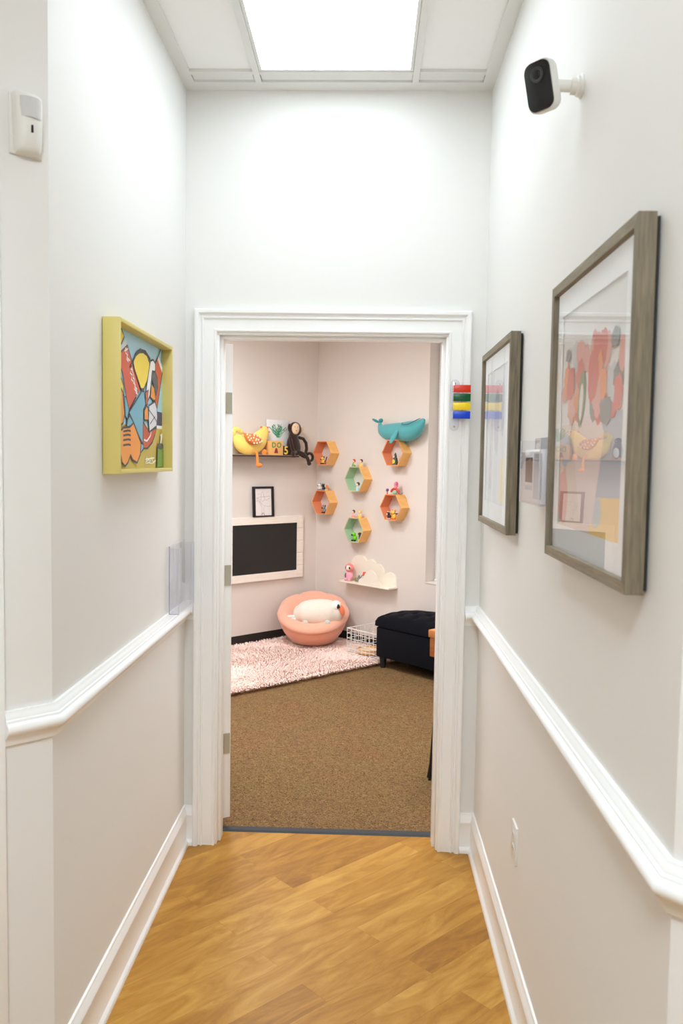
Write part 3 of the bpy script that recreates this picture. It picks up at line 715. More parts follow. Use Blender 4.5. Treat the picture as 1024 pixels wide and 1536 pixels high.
# --- room-status flags on the casing
fl = thing('status_flags', 'clear wall bracket with red, green, yellow and blue flags on the door casing', 'status flags', (0.482, -0.0155, 1.741), 0.0)
b = MB()
pts = []
for i in range(13):
    a = math.pi * i / 12; pts.append((0.0105 + 0.0175 * math.cos(a), 0.183 + 0.0175 * math.sin(a)))
for i in range(13):
    a = math.pi + math.pi * i / 12; pts.append((0.0105 + 0.0175 * math.cos(a), 0.0175 + 0.0175 * math.sin(a)))
b.prism(pts, -0.011, -0.008, bev=0.001); b.build('bracket', M_acr, fl)
b = MB(); b.tube([(x, -0.0112, z) for x, z in pts], 0.0007, 5, 0, closed=True); b.build('bracket_edge', mat('acrylic_rim', (214, 214, 220), 0.2), fl)
for z in (0.0155, 0.186):
    b = MB(); b.lathe([(0.0005, 0), (0.004, 0), (0.003, 0.0015), (0.0005, 0.002)], 12, 0, Matrix.Translation((0.0105, -0.0112, z)) @ Matrix.Rotation(math.pi / 2, 4, 'X')); b.build('screw', M_steel, fl)
for nm, c, z in (('red', (222, 56, 28), 0.150), ('green', (0, 88, 44), 0.1155), ('yellow', (255, 222, 36), 0.081), ('blue', (20, 72, 214), 0.0465)):
    b = MB(); b.bb(0.003, 0.071, -0.030, -0.0265, z, z + 0.0295, 0.0008)
    b.bb(0.028, 0.058, -0.0306, -0.0298, z + 0.008, z + 0.011, 0.0002)
    o = b.build('flag', mat('flag_' + nm, c, 0.28), fl); o['label'] = nm + ' flag'
    b = MB(); b.bb(0.0, 0.004, -0.0265, -0.011, z + 0.002, z + 0.0275); b.build('flag_clip', M_acr_lite, o, smooth=0)

# --- motion sensor on the left return
ms = thing('motion_sensor', 'white plastic motion sensor high on the left wall return', 'motion sensor', tuple(Vector((WL, YL, 2.288)) + LD * 0.054), R_ROOM_L)
#   body tapers towards the bottom and bulges outwards
def sensor_shell(w0, w1, h, d, n=8):
    mb = MB(); rings = []
    zs = [0, .004, .012, .03, .06, .09, .11, .124, .13]
    for i, z in enumerate(zs):
        f = z / h
        e = min(1, math.sqrt(max(0.0, 1 - (1 - min(z, h - z) / .012) ** 2))) if min(z, h - z) < .012 else 1
        w = (w0 + (w1 - w0) * f) * (0.9 + 0.1 * e); dd = d * (0.62 + .38 * math.sin(math.pi * min(1, f * .75 + .15))) * (0.75 + .25 * e)
        ring = [(-w / 2, 0, z)]
        for k in range(n + 1):
            a = math.pi * k / n
            x = -math.cos(a); y = math.sin(a) ** 0.45 if 0 < k < n else 0.28
            ring.append((x * w / 2, -dd * y, z))
        ring.append((w / 2, 0, z)); rings.append(ring)
    k = len(rings[0]); vs = [p for r in rings for p in r]; fs = []
    for i in range(len(rings) - 1):
        for j in range(k):
            a, c = i * k + j, i * k + (j + 1) % k
            fs.append([a, c, c + k, a + k])
    fs.append(list(range(k))); fs.append([(len(rings) - 1) * k + j for j in range(k)])
    return mb.add(vs, fs)
b = sensor_shell(0.058, 0.068, 0.13, 0.042); b.bb(-0.037, 0.037, -0.006, 0, -0.003, 0.130, 0.002); b.build('housing', M_white, ms, smooth=40)
b = MB()
n = 10
vs = []; fs = []
for i in range(n + 1):
    a = math.pi * (0.14 + 0.72 * i / n)
    for z in (0.072, 0.116): vs.append((-math.cos(a) * 0.026, -0.0215 - 0.0225 * math.sin(a) ** .8, z))
for i in range(n): fs.append([2 * i, 2 * i + 2, 2 * i + 3, 2 * i + 1])
b.add(vs, fs); b.build('lens_window', mat('sensor_lens', (206, 207, 206), 0.5), ms, smooth=60)
b = MB(); b.bb(-0.0022, 0.0022, -0.0436, -0.036, 0.040, 0.056, 0.0008); b.build('indicator', M_blackm, ms)

# --- security camera
cm = thing('security_camera', 'white security camera with black face high on the right wall', 'security camera', (WR, -1.43, 2.463), R_HALL_R)
b = MB(); b.lathe([(0.0005, 0), (0.026, 0), (0.026, 0.004), (0.0225, 0.006), (0.0225, 0.012), (0.018, 0.014), (0.018, 0.026), (0.0005, 0.027)], 28, 0, Matrix.Rotation(math.pi / 2, 4, 'X')); b.build('wall_mount', M_white, cm)
b = MB(); b.tube([(0, -0.025, 0), (0, -0.06, 0.001)], 0.013, 16); b.ell((0, -0.062, 0.001), (0.0145, 0.0145, 0.0145)); b.build('arm', M_white, cm)
def rrect(w, h, r, n=6):
    out = []
    for cx, cz, a0 in ((w / 2 - r, h / 2 - r, 0), (-w / 2 + r, h / 2 - r, 90), (-w / 2 + r, -h / 2 + r, 180), (w / 2 - r, -h / 2 + r, 270)):
        for i in range(n + 1):
            a = D2R(a0 + 90 * i / n); out.append((cx + r * math.cos(a), cz + r * math.sin(a)))
    return out
HEAD = Matrix.Translation((0.004, -0.096, -0.002)) @ Matrix.Rotation(D2R(46), 4, 'Z') @ Matrix.Rotation(D2R(14), 4, 'X') @ Matrix.Rotation(D2R(-3), 4, 'Y')
b = MB()
rings = []
for y, k in ((0.0, 1.0), (0.003, 1.04), (0.022, 1.03), (0.030, .96), (0.035, .84), (0.0375, .6)):
    rings.append([(x * k, y, z * (1 - (1 - k) * .8)) for x, z in rrect(0.068, 0.106, 0.02)])
k = len(rings[0]); vs = [p for r in rings for p in r]; fs = []
for i in range(len(rings) - 1):
    for j in range(k):
        fs.append([i * k + j, i * k + (j + 1) % k, (i + 1) * k + (j + 1) % k, (i + 1) * k + j])
fs.append(list(range(k))); fs.append([(len(rings) - 1) * k + j for j in range(k)])
b.add(vs, fs, 0, HEAD); b.build('housing', M_white, cm, smooth=50)
b = MB(); b.prism(rrect(0.064, 0.102, 0.018), -0.004, 0.001, 0, HEAD, bev=0.0015); face = b.build('face_plate', M_black, cm)
b = MB(); b.lathe([(0.0005, 0), (0.0165, 0), (0.0165, 0.002), (0.013, 0.0025), (0.0115, 0.0008), (0.0005, 0.0006)], 28, 0, HEAD @ Matrix.Translation((0.0, -0.004, 0.024)) @ Matrix.Rotation(math.pi / 2, 4, 'X')); b.build('lens_ring', mat('lens_ring', (62, 62, 66), 0.3), face)
b = MB(); b.ell((0, -0.0045, 0.024), (0.0095, 0.003, 0.0095), 0, HEAD); b.build('lens', mat('lens_glass', (6, 6, 8), 0.05), face)

# --- wall plate low on the right wall
ot = thing('wall_outlet', 'white outlet cover plate low on the right hall wall', 'outlet', (WR, -0.914, 0.474), R_HALL_R)
b = MB(); b.prism([(x, z) for x, z in rrect(0.075, 0.117, 0.004, 3)], -0.006, 0, bev=0.002); b.build('cover_plate', M_white, ot)
for z in (-0.02, 0.02):
    b = MB(); b.prism(rrect(0.034, 0.028, 0.01, 4), -0.0072, -0.005, 0, Matrix.Translation((0, 0, z)), bev=0.0005)
    s_ = b.build('socket', M_white, ot)
    b = MB()
    for x in (-.007, .007): b.bb(x - .001, x + .001, -0.0075, -0.0068, z - .003, z + .006)
    b.build('slots', M_blackm, s_, smooth=0)

#ROOM_BEGIN
# ------------------------------------------------------------------ playroom things
M_honey = wood_mat('honey_birch', (240, 186, 112), (232, 174, 98), (4, 4, 12), 0.5)
M_honeyh = wood_mat('honey_birch_slat', (226, 176, 108), (210, 158, 90), (30, 4, 4), 0.5)
M_coral = mat('coral_paint', (232, 142, 96), 0.55)
M_mint = mat('mint_paint', (176, 208, 170), 0.55)
HEXA, HEXD, HEXT = 0.1225, 0.10, 0.008
HEX = [(0.180, 1.672, 'coral', 'coral-lined hexagonal shelf holding a striped toy, upper of the two beside the corner'),
       (0.172, 1.234, 'coral', 'coral-lined hexagonal shelf with three small figures on top, lower of the two beside the corner'),
       (0.602, 1.453, 'mint', 'mint-lined hexagonal shelf, upper of the two mint ones'),
       (0.603, 1.017, 'mint', 'mint-lined hexagonal shelf holding a bright green toy, lower of the two mint ones'),
       (1.048, 1.679, 'coral', 'coral-lined hexagonal shelf under the teal whale'),
       (1.037, 1.234, 'coral', 'coral-lined hexagonal shelf under the pink and red toy')]
for s, z, lining, label in HEX:
    t = thing('hexagonal_shelf', label, 'wall shelf', at_rw(s, 0.0006, z), R_ROOM_R, 'hexagonal wall shelves')
    V = [(HEXA * math.cos(math.pi / 3 * i), HEXA * math.sin(math.pi / 3 * i)) for i in range(6)]
    ri = HEXA - HEXT / math.cos(math.pi / 6); rm_ = HEXA - HEXT * .28 / math.cos(math.pi / 6)
    I = [(ri * math.cos(math.pi / 3 * i), ri * math.sin(math.pi / 3 * i)) for i in range(6)]
    J = [(rm_ * math.cos(math.pi / 3 * i), rm_ * math.sin(math.pi / 3 * i)) for i in range(6)]
    b = MB()
    for i in range(6):
        q = [V[i], V[(i + 1) % 6], J[(i + 1) % 6], J[i]]
        b.add([(x, -HEXD, z_) for x, z_ in q] + [(x, 0, z_) for x, z_ in q], [[0, 1, 2, 3], [7, 6, 5, 4], [0, 4, 5, 1], [1, 5, 6, 2], [2, 6, 7, 3], [3, 7, 4, 0]])
    b.build('outer_panels', M_honey, t, smooth=0)
    b = MB()
    for i in range(6):
        q = [J[i], J[(i + 1) % 6], I[(i + 1) % 6], I[i]]
        b.add([(x, -HEXD + 0.001, z_) for x, z_ in q] + [(x, -0.0002, z_) for x, z_ in q], [[0, 1, 2, 3], [7, 6, 5, 4], [0, 4, 5, 1], [1, 5, 6, 2], [2, 6, 7, 3], [3, 7, 4, 0]],
              0)
    b.build('lining', M_coral if lining == 'coral' else M_mint, t, smooth=0)
HT, HB = HEXA * math.sin(math.pi / 3), -(HEXA - HEXT / math.cos(math.pi / 6)) * math.sin(math.pi / 3)

# --- whale cushion
def plush(name, rgb, var=0.06):
    return mat('plush_' + name, rgb, 0.9, spec=0.15, sheen=0.35, var=(60, var), bump=(260, 0.35, 0.003))
M_teal, M_teald = plush('teal', (84, 162, 166)), plush('deep_teal', (56, 136, 144))
wh = thing('whale_plush', 'teal plush whale lying on top of a hexagonal shelf', 'plush toy', at_rw(1.075, 0.075, 1.679 + HT), R_ROOM_R)
def wp(x, z, r): return ((x - 440) * .000708, (497 - z) * .000547, r * .00060)
b = MB(); b.blob([wp(158, 250, 24), wp(172, 300, 46), wp(212, 350, 84), wp(300, 380, 112), wp(410, 378, 118), wp(520, 378, 124), wp(630, 372, 134), wp(715, 340, 118), wp(780, 288, 82), wp(832, 228, 36)], 0.86, 20)
b.build('body', M_teal, wh, smooth=60)
b = MB()
for (cx, cz, rx, rz, a) in ((85, 205, 62, 20, -22), (170, 208, 34, 34, 20)):
    X, Z, _ = wp(cx, cz, 0)
    b.ell((X, 0.0, Z), (rx * .0007, 0.016, rz * .00056), 0, None, 14, Matrix.Rotation(D2R(-a), 3, 'Y'))
b.build('fluke', M_teald, wh, smooth=60)
X, Z, _ = wp(500, 460, 0)
b = MB(); b.ell((X, -0.085, Z), (0.024, 0.012, 0.062), 0, None, 14, Matrix.Rotation(D2R(-28 + 50), 3, 'Y') @ Matrix.Rotation(D2R(-18), 3, 'X')); b.build('flipper', M_teal, wh, smooth=60)
b = MB(); b.ell((X + 0.03, 0.050, Z - .01), (0.022, 0.012, 0.05), 0, None, 14, Matrix.Rotation(D2R(22), 3, 'Y')); b.build('flipper', M_teal, wh, smooth=60)
pts = []
for x, z, y in ((598, 285, .0725), (640, 285, .0775), (700, 280, .075), (760, 250, .066), (800, 218, .050), (826, 196, .030)):
    X, Z, _ = wp(x, z, 0); pts.append((X, -y, Z))
b = MB(); b.tube(pts, 0.0026, 6); X, Z, _ = wp(612, 262, 0); b.tube([(X - .008, -.0715, Z - .004), (X, -.070, Z + .002), (X + .006, -.072, Z - .002)], 0.002, 6)
b.build('smile', mat('stitch_navy', (34, 62, 78), 0.8), wh)

# --- cloud shelf
cl = thing('cloud_shelf', 'cream cloud-shaped wall shelf below the hexagonal shelves', 'wall shelf', at_rw(0.76, 0.0006, 0.555), R_ROOM_R)
M_cream = mat('cream_paint', (240, 232, 216), 0.5)
def cloud_poly(lobes, zb, n=10):
    """outline of a row of overlapping discs (x, z, r), closed along the line z = zb"""
    xs = [i / 90 for i in range(91)]
    x0 = min(l[0] - l[2] for l in lobes); x1 = max(l[0] + l[2] for l in lobes)
    pts = []
    for u in xs:
        x = x0 + (x1 - x0) * u; best = zb
        for cx, cz, r in lobes:
            if abs(x - cx) < r: best = max(best, cz + math.sqrt(r * r - (x - cx) ** 2))
        pts.append((x, best))
    pts[0] = (x0, zb); pts[-1] = (x1, zb)
    return [(x0, zb)] + [p for p in pts[1:-1] if p[1] > zb] + [(x1, zb)]
def ccw(p):
    a = sum(p[i][0] * p[(i + 1) % len(p)][1] - p[(i + 1) % len(p)][0] * p[i][1] for i in range(len(p)))
    return p if a > 0 else p[::-1]
b = MB(); b.bb(-0.315, 0.285, -0.115, 0, 0, 0.014, 0.002); b.build('ledge', M_cream, cl)
b = MB(); b.prism(ccw(cloud_poly([(-.165, .128, .112), (-.028, .148, .068), (.060, .112, .072), (.200, .050, .078)], 0.014)), -0.013, 0, bev=0.002); b.build('cloud_back', M_cream, cl)
b = MB(); b.prism(ccw(cloud_poly([(-.03, .016, .045), (.070, .058, .078), (.155, .010, .045)], 0.014)), -0.112, -0.099, bev=0.002); b.build('cloud_front', M_cream, cl)

# --- floating shelf on the left wall with its toys
def lx(t): return -t
sh = thing('floating_shelf', 'dark floating shelf carrying the yellow hen and the brown monkey', 'wall shelf', at_lw(0.0, 0.0006, 1.632), R_ROOM_L)
M_dwood = wood_mat('dark_walnut', (70, 54, 42), (48, 36, 28), (3, 40, 40), 0.5)
b = MB(); b.bb(-1.12, -0.335, -0.15, 0, 0, 0.013, 0.0015); b.build('board', M_dwood, sh)
b = MB(); b.bb(-1.12, -0.335, -0.150, -0.002, 0.0132, 0.0165, 0.001); b.build('top_face', mat('shelf_top_tan', (196, 170, 140), 0.5), sh)
SZ = 1.6485
# hen
hen = thing('hen_plush', 'yellow plush hen with dotted orange wing on the dark shelf', 'plush toy', at_lw(0.815, 0.085, SZ), R_ROOM_L)
M_heny, M_heno = plush('yellow', (244, 212, 112)), plush('orange', (240, 138, 56))
def hp(x, z, r=0): return ((x - 390) * .000675, (602 - z) * .00056, r * .00058)
b = MB(); b.blob([hp(128, 300, 22), hp(165, 345, 62), hp(225, 415, 118), hp(310, 450, 146), hp(410, 452, 148), hp(500, 408, 138), hp(560, 330, 112), hp(594, 268, 88), hp(606, 228, 70)], 0.62, 20)
b.build('body', M_heny, hen, smooth=60)
b = MB()
for cx, cz, rx, rz, a in ((135, 295, 40, 62, -20), (165, 238, 44, 44, 10), (205, 242, 38, 40, 20), (240, 268, 40, 36, 20)):
    X, Z, _ = hp(cx, cz); b.ell((X, 0, Z), (rx * .00066, 0.018, rz * .00056), 0, None, 12, Matrix.Rotation(D2R(a), 3, 'Y'))
b.build('tail', M_heny, hen, smooth=60)
b = MB()
for cx in (560, 590, 622, 650):
    X, Z, _ = hp(cx, 188); b.ell((X, 0, Z), (0.014, 0.008, 0.009), 0, None, 10)
b.build('comb', plush('comb_red', (226, 104, 92)), hen, smooth=60)
b = MB(); X, Z, _ = hp(668, 255); b.ell((X, 0, Z), (0.018, 0.009, 0.009), 0, None, 10); b.build('beak', M_heno, hen, smooth=60)
def wing_pts(off):
    out = []
    for x, z in ((285, 282), (350, 290), (430, 292), (500, 310), (552, 370), (540, 410), (480, 450), (420, 462), (370, 445), (325, 400), (300, 340)):
        X, Z, _ = hp(x, z); out.append((X - .042, Z))
    return out
wpz = wing_pts(0)
cxw = sum(p[0] for p in wpz) / len(wpz); czw = sum(p[1] for p in wpz) / len(wpz)
def hen_y(X, Z): return -0.0775 + 1.6 * (abs(Z - 0.100) ** 2) * 2.2 - (0.004 if Z < .11 else 0)
b = MB()
vs = [(cxw, hen_y(cxw, czw) - 0.010, czw)]
for f in (.5, .8, 1.0):
    for X, Z in wpz:
        x_, z_ = cxw + (X - cxw) * f, czw + (Z - czw) * f
        vs.append((x_, hen_y(x_, z_) - (0.010 if f < .9 else -0.012), z_))
n = len(wpz); fs = [[0, 1 + i, 1 + (i + 1) % n] for i in range(n)]
for r_i in range(2):
    for i in range(n): fs.append([1 + r_i * n + i, 1 + (r_i + 1) * n + i, 1 + (r_i + 1) * n + (i + 1) % n, 1 + r_i * n + (i + 1) % n])
b.add(vs, fs); wg = b.build('wing', plush('wing_orange', (216, 120, 56)), hen, smooth=60)
b = MB()
for x, z in ((325, 310), (360, 325), (428, 318), (472, 326), (510, 345), (330, 352), (372, 366), (412, 352), (452, 372), (345, 392), (392, 402), (440, 398), (484, 384), (532, 402), (410, 434), (455, 432), (498, 420)):
    X, Z, _ = hp(x, z); X -= .042; b.ell((X, hen_y(X, Z) - 0.0105, Z), (0.0085, 0.003, 0.0085), 0, None, 8)
b.build('wing_dots', plush('cream', (248, 232, 196)), wg, smooth=60)
b = MB(); X, Z, _ = hp(462, 575); X2, Z2, _ = hp(478, 745); X -= .05; X2 -= .052
b.tube([(X, -0.060, Z + .01), (X + .004, -0.086, Z + .004), (X + .008, -0.092, (Z + Z2) / 2), (X2, -0.092, Z2)], [0.010, 0.010, 0.011, 0.012], 12); b.ell((X2 + .012, -0.098, Z2 - .008), (0.034, 0.020, 0.018), 0, None, 12); b.build('leg', M_heno, hen, smooth=60)
b = MB(); X, Z, _ = hp(575, 570); b.ell((X, -0.03, Z), (0.026, 0.02, 0.030), 0, None, 12); b.build('leg', M_heno, hen, smooth=60)
# penguin, mostly behind the hen's tail
pg = thing('penguin_plush', 'small black and white plush penguin behind the hen tail', 'plush toy', at_lw(1.055, 0.07, SZ), R_ROOM_L)
b = MB(); b.blob([(0, .035, .04), (0, .075, .045), (0, .115, .036)], .8, 14); b.build('body', plush('black', (34, 32, 34)), pg, smooth=60)
b = MB(); b.ell((0.0, -0.022, .06), (.030, .02, .045), 0, None, 12); b.build('belly', plush('white', (236, 234, 228)), pg, smooth=60)
b = MB(); b.ell((0, 0, .152), (.030, .028, .028), 0, None, 12); b.build('head', plush('black', (34, 32, 34)), pg, smooth=60)
b = MB(); b.ell((0, -.03, .15), (.008, .012, .005), 0, None, 8); b.build('beak', M_heno, pg, smooth=60)
for s in (-1, 1):
    b = MB(); b.ell((s * .026, -.02, .010), (.018, .024, .010), 0, None, 10); b.build('foot', M_heno, pg, smooth=60)
# child's painting on canvas
cv = thing('painted_canvas', 'small white canvas with green brushed plant leaning on the wall', 'painting', at_lw(0.593, 0.030, SZ), R_ROOM_L)
CW, CH = 0.232, 0.305
TILT = Matrix.Rotation(D2R(-4), 4, 'X')
b = MB(); b.bb(0, CW, -0.012, 0.0, 0, CH, 0.001, 0, TILT); b.build('canvas', mat('canvas_white', (226, 226, 224), 0.85), cv)
b = MB(); rr = random.Random(5)
for i in range(34):
    a = rr.uniform(-1.0, 1.0); L = rr.uniform(.45, 1.0)
    x0, z0 = .5 + rr.uniform(-.04, .04), .50
    pts = []
    for k in range(6):
        u = k / 5
        x = x0 + a * .42 * u * L + .04 * math.sin(9 * u + i); z = z0 + (.44 * L * (1 - .35 * abs(a))) * u
        pts.append((CW * min(.96, max(.04, x)), CH * min(.96, z)))
    b.line(pts, rr.uniform(.004, .010), -0.0122 - .00002 * i, i % 3, TILT)
b.build('brush_strokes', [mat('leaf_green', (84, 152, 118), 0.7), mat('leaf_pale', (148, 190, 164), 0.7), mat('leaf_deep', (62, 120, 92), 0.7)], cv, smooth=0, recalc=False)
# tan box with letters
def text_mesh(mb, txt, size, x, z, y, mi=0, th=0.0008, M=None):
    cu = bpy.data.curves.new('lettering', 'FONT'); cu.body = txt; cu.size = size; cu.extrude = th; cu.align_x = 'CENTER'; cu.offset = size * .02
    o = bpy.data.objects.new('lettering', cu); COL.objects.link(o)
    dg = bpy.context.evaluated_depsgraph_get(); me = bpy.data.meshes.new_from_object(o.evaluated_get(dg))
    T = Matrix.Translation((x, y, z)) @ Matrix.Rotation(math.pi / 2, 4, 'X')
    if M is not None: T = M @ T
    mb.add([v.co for v in me.vertices], [list(p.vertices) for p in me.polygons], mi, T)
    bpy.data.objects.remove(o); bpy.data.curves.remove(cu); bpy.data.meshes.remove(me)
bx = thing('letter_box', 'tan block with green letters D and O and a dark red triangle', 'toy block', at_lw(0.642, 0.121, SZ), R_ROOM_L)
b = MB(); b.bb(0, 0.150, 0.0, 0.075, 0, 0.122, 0.003); b.build('block', mat('tan_block', (232, 176, 104), 0.6), bx)
b = MB(); text_mesh(b, 'D', 0.062, 0.048, 0.064, -0.0006); text_mesh(b, 'O', 0.062, 0.104, 0.064, -0.0006); b.build('letters', mat('letter_green', (78, 134, 70), 0.6), bx, smooth=0)
b = MB(); b.prism([(0.052, 0.016), (0.094, 0.016), (0.083, 0.058), (0.066, 0.058)], -0.0014, 0.0004); b.build('triangle', mat('dark_red_paint', (142, 40, 38), 0.6), bx, smooth=0)
nb = thing('number_block', 'small dark block with a yellow number 5 beside the monkey', 'toy block', at_lw(0.490, 0.112, SZ), R_ROOM_L)
b = MB(); b.bb(0, 0.068, 0.0, 0.055, 0, 0.080, 0.003); b.build('block', mat('dark_block', (40, 30, 26), 0.6), nb)
b = MB(); text_mesh(b, '5', 0.095, 0.037, 0.010, -0.0008); b.build('number', mat('number_yellow', (246, 206, 90), 0.6), nb, smooth=0)
# monkey
mk = thing('monkey_plush', 'dark brown knitted monkey with cream face sitting at the shelf end', 'plush toy', at_lw(0.355, 0.090, SZ), R_ROOM_L)
M_brown, M_cface = plush('dark_brown', (52, 34, 26), 0.12), plush('monkey_cream', (236, 204, 170))
def kp(x, z, r=0): return ((x - 705) * .00100, (1262 - z) * .000835, r * .00092)
b = MB(); b.blob([kp(708, 1225, 70), kp(706, 1180, 74), kp(704, 1120, 66), kp(704, 1070, 50)], 0.8, 18); b.build('body', M_brown, mk, smooth=60)
b = MB(); X, Z, _ = kp(722, 990); b.ell((X, 0, Z), (0.062, 0.050, 0.066), 0, None, 18); b.build('head', M_brown, mk, smooth=60)
b = MB(); X, Z, _ = kp(728, 985); b.ell((X - .026, -0.034, Z), (0.041, 0.022, 0.050), 0, None, 16); b.build('face', M_cface, mk, smooth=60)
for s, xx, zz, mm in ((-1, 664, 975, M_brown), (1, 788, 982, M_cface)):
    b = MB(); X, Z, _ = kp(xx, zz); b.ell((X, 0.0, Z), (0.022, 0.014, 0.036), 0, None, 12); b.build('ear', mm, mk, smooth=60)
for x in (712, 742):
    b = MB(); X, Z, _ = kp(x, 968); b.ell((X - .036, -0.0545, Z), (0.0035, 0.003, 0.004), 0, None, 8); b.build('eye', M_blackm, mk)
b = MB(); X, Z, _ = kp(728, 1005); b.ell((X - .036, -0.055, Z), (0.006, 0.003, 0.003), 0, None, 8); b.build('nose', M_blackm, mk)
def limb(pts, r, name):
    b = MB(); b.tube(pts, r, 12); b.ell(pts[-1], (r * 1.25,) * 3, 0, None, 10); b.ell(pts[0], (r,) * 3, 0, None, 10); b.build(name, M_brown, mk, smooth=60)
def k3(x, z, y): X, Z, _ = kp(x, z); return (X, y, Z)
limb([k3(760, 1075, -.01), k3(800, 1085, -.02), k3(825, 1130, -.03), k3(824, 1190, -.04), k3(806, 1238, -.05)], 0.0145, 'arm')
limb([k3(662, 1080, -.01), k3(652, 1130, -.035), k3(655, 1190, -.05), k3(672, 1235, -.055)], 0.0145, 'arm')
limb([k3(725, 1225, -.05), k3(760, 1250, -.082), k3(790, 1290, -.094), k3(808, 1345, -.096)], 0.016, 'leg')
limb([k3(690, 1230, -.05), k3(668, 1245, -.062), k3(652, 1243, -.066)], 0.016, 'leg')
pts = []
for i in range(15):
    a = math.pi + 2 * math.pi * i / 15.5
    X, Z, _ = kp(852 - 34 * math.cos(a) * -1, 1278 - 40 * math.sin(a)); pts.append((X, -0.06 + .001 * i, Z))
b = MB(); b.tube([k3(770, 1235, .03), k3(800, 1262, .0), k3(812, 1280, -.03)] + pts, 0.0125, 10); b.build('tail', M_brown, mk, smooth=60)

# --- whitewashed chalkboard with the framed sketch on its top edge
cb = thing('chalkboard', 'black chalkboard in a whitewashed plank frame on the wall', 'chalkboard', at_lw(0.178, 0.0006, 0.556), R_ROOM_L)
CBW, CBH = 0.84, 0.557
M_wash = wood_mat('whitewashed_plank', (246, 238, 228), (238, 227, 215), (3, 30, 30), 0.6)
b = MB()
for i in range(5):
    z0, z1 = CBH * i / 5 + .001, CBH * (i + 1) / 5 - .001
    b.bb(-0.068, 0, -0.030, -0.001, z0, z1, 0.0015); b.bb(-CBW, -CBW + 0.068, -0.030, -0.001, z0, z1, 0.0015)
b.bb(-CBW + .068, -0.068, -0.030, -0.001, 0.001, 0.066, 0.0015); b.bb(-CBW + .068, -0.068, -0.030, -0.001, CBH - .064, CBH - .001, 0.0015)
b.build('plank_frame', M_wash, cb, smooth=0)
b = MB(); b.bb(-CBW + .066, -0.066, -0.020, -0.002, 0.064, CBH - .062); b.build('slate', mat('slate_black', (30, 29, 29), 0.6, var=(6, .2)), cb, smooth=0)
fs_ = thing('sketch_frame', 'thin black frame with a line sketch standing on the chalkboard', 'framed picture', at_lw(0.742, 0.026, 1.1132), R_ROOM_L)
FW, FH = 0.228, 0.262; TL = Matrix.Rotation(D2R(-3), 4, 'X')
b = MB()
for a in ((0, .027, 0, FH), (FW - .027, FW, 0, FH), (.027, FW - .027, 0, .012), (.027, FW - .027, FH - .018, FH)): b.bb(a[0], a[1], -.012, 0, a[2], a[3], .0012, 0, TL)
b.build('frame_moulding', M_blackm, fs_)
b = MB(); b.bb(.025, FW - .025, -.006, -.001, .010, FH - .016, 0, 0, TL); b.build('sheet', mat('sheet_white', (232, 226, 222), 0.8), fs_, smooth=0)
b = MB()
def sk(pts, w=.0016): b.line([(.025 + .178 * u, .01 + .236 * v) for u, v in pts], w, -.0063, 0, TL)
sk([(.36, .70), (.40, .84), (.46, .88), (.52, .82), (.55, .70)]); sk([(.08, .62), (.2, .68), (.4, .69), (.7, .70), (.9, .71), (.88, .64), (.7, .56), (.6, .6)])
sk([(.36, .70), (.36, .58), (.45, .52), (.56, .57), (.58, .70)]); sk([(.06, .54), (.22, .54), (.34, .44), (.42, .30), (.40, .12), (.36, .02)])
sk([(.12, .60), (.3, .52), (.44, .42), (.54, .36), (.52, .2), (.56, .02)]); sk([(.1, .66), (.3, .6), (.34, .52)]); sk([(.56, .36), (.75, .34), (.95, .35)]); sk([(.36, .02), (.45, .12), (.56, .02)], .003); sk([(.4, .05), (.5, .1)], .004)
sk([(.15, .78), (.25, .8), (.3, .76)], .001); sk([(.7, .84), (.82, .88)], .001); sk([(.2, .5), (.36, .36)], .001)
b.build('sketch_lines', mat('ink_grey', (110, 102, 100), 0.7), fs_, smooth=0, recalc=False)

# --- small figures on and in the hexagonal shelves (x along the wall, height on the shelf)
def figure(name, label, cat, si, dx, off, inside, parts, group=None, sc=1.0):
    s, z = HEX[si][0], HEX[si][1]
    t = thing(name, label, cat, at_rw(s + dx, off, z + (HB if inside else HT) + .0003), R_ROOM_R, group)
    for pn, kind, c, r, mm in parts:
        b = MB()
        if kind == 'e': b.ell((c[0] * sc, c[1] * sc, c[2] * sc), tuple(q * sc for q in r), 0, None, 12)
        elif kind == 'c': b.lathe([(r[0] * sc * .02, c[2] * sc), (r[0] * sc, c[2] * sc), ((r[0] * .75 + r[1] * .25) * sc, (c[2] + r[2] * .35) * sc), (r[1] * sc, (c[2] + r[2]) * sc), (r[1] * sc * .02, (c[2] + r[2]) * sc)], 14, 0, Matrix.Translation((c[0] * sc, c[1] * sc, 0)))
        elif kind == 't': b.tube([tuple(q * sc for q in p) for p in c], r * sc, 8); b.ell(tuple(q * sc for q in c[-1]), (r * sc,) * 3, 0, None, 8)
        b.build(pn, mm, t, smooth=50)
    return t
def toy(n, c): return mat('toy_' + n, c, 0.4)
T_red, T_grn, T_yel, T_brn, T_skin = toy('red', (206, 62, 44)), toy('green', (110, 158, 82)), toy('yellow', (246, 200, 76)), toy('brown', (92, 46, 34)), toy('skin', (246, 214, 190))
T_pink, T_wht, T_blk, T_org, T_gry = toy('pink', (244, 150, 150)), toy('white', (238, 234, 226)), toy('black', (36, 34, 36)), toy('orange', (226, 140, 74)), toy('grey', (140, 140, 146))
T_pur, T_lime, T_dgrn, T_lblu = toy('purple', (110, 70, 140)), toy('lime', (112, 214, 30)), toy('bottle_green', (52, 76, 62)), toy('pale_blue', (178, 208, 222))
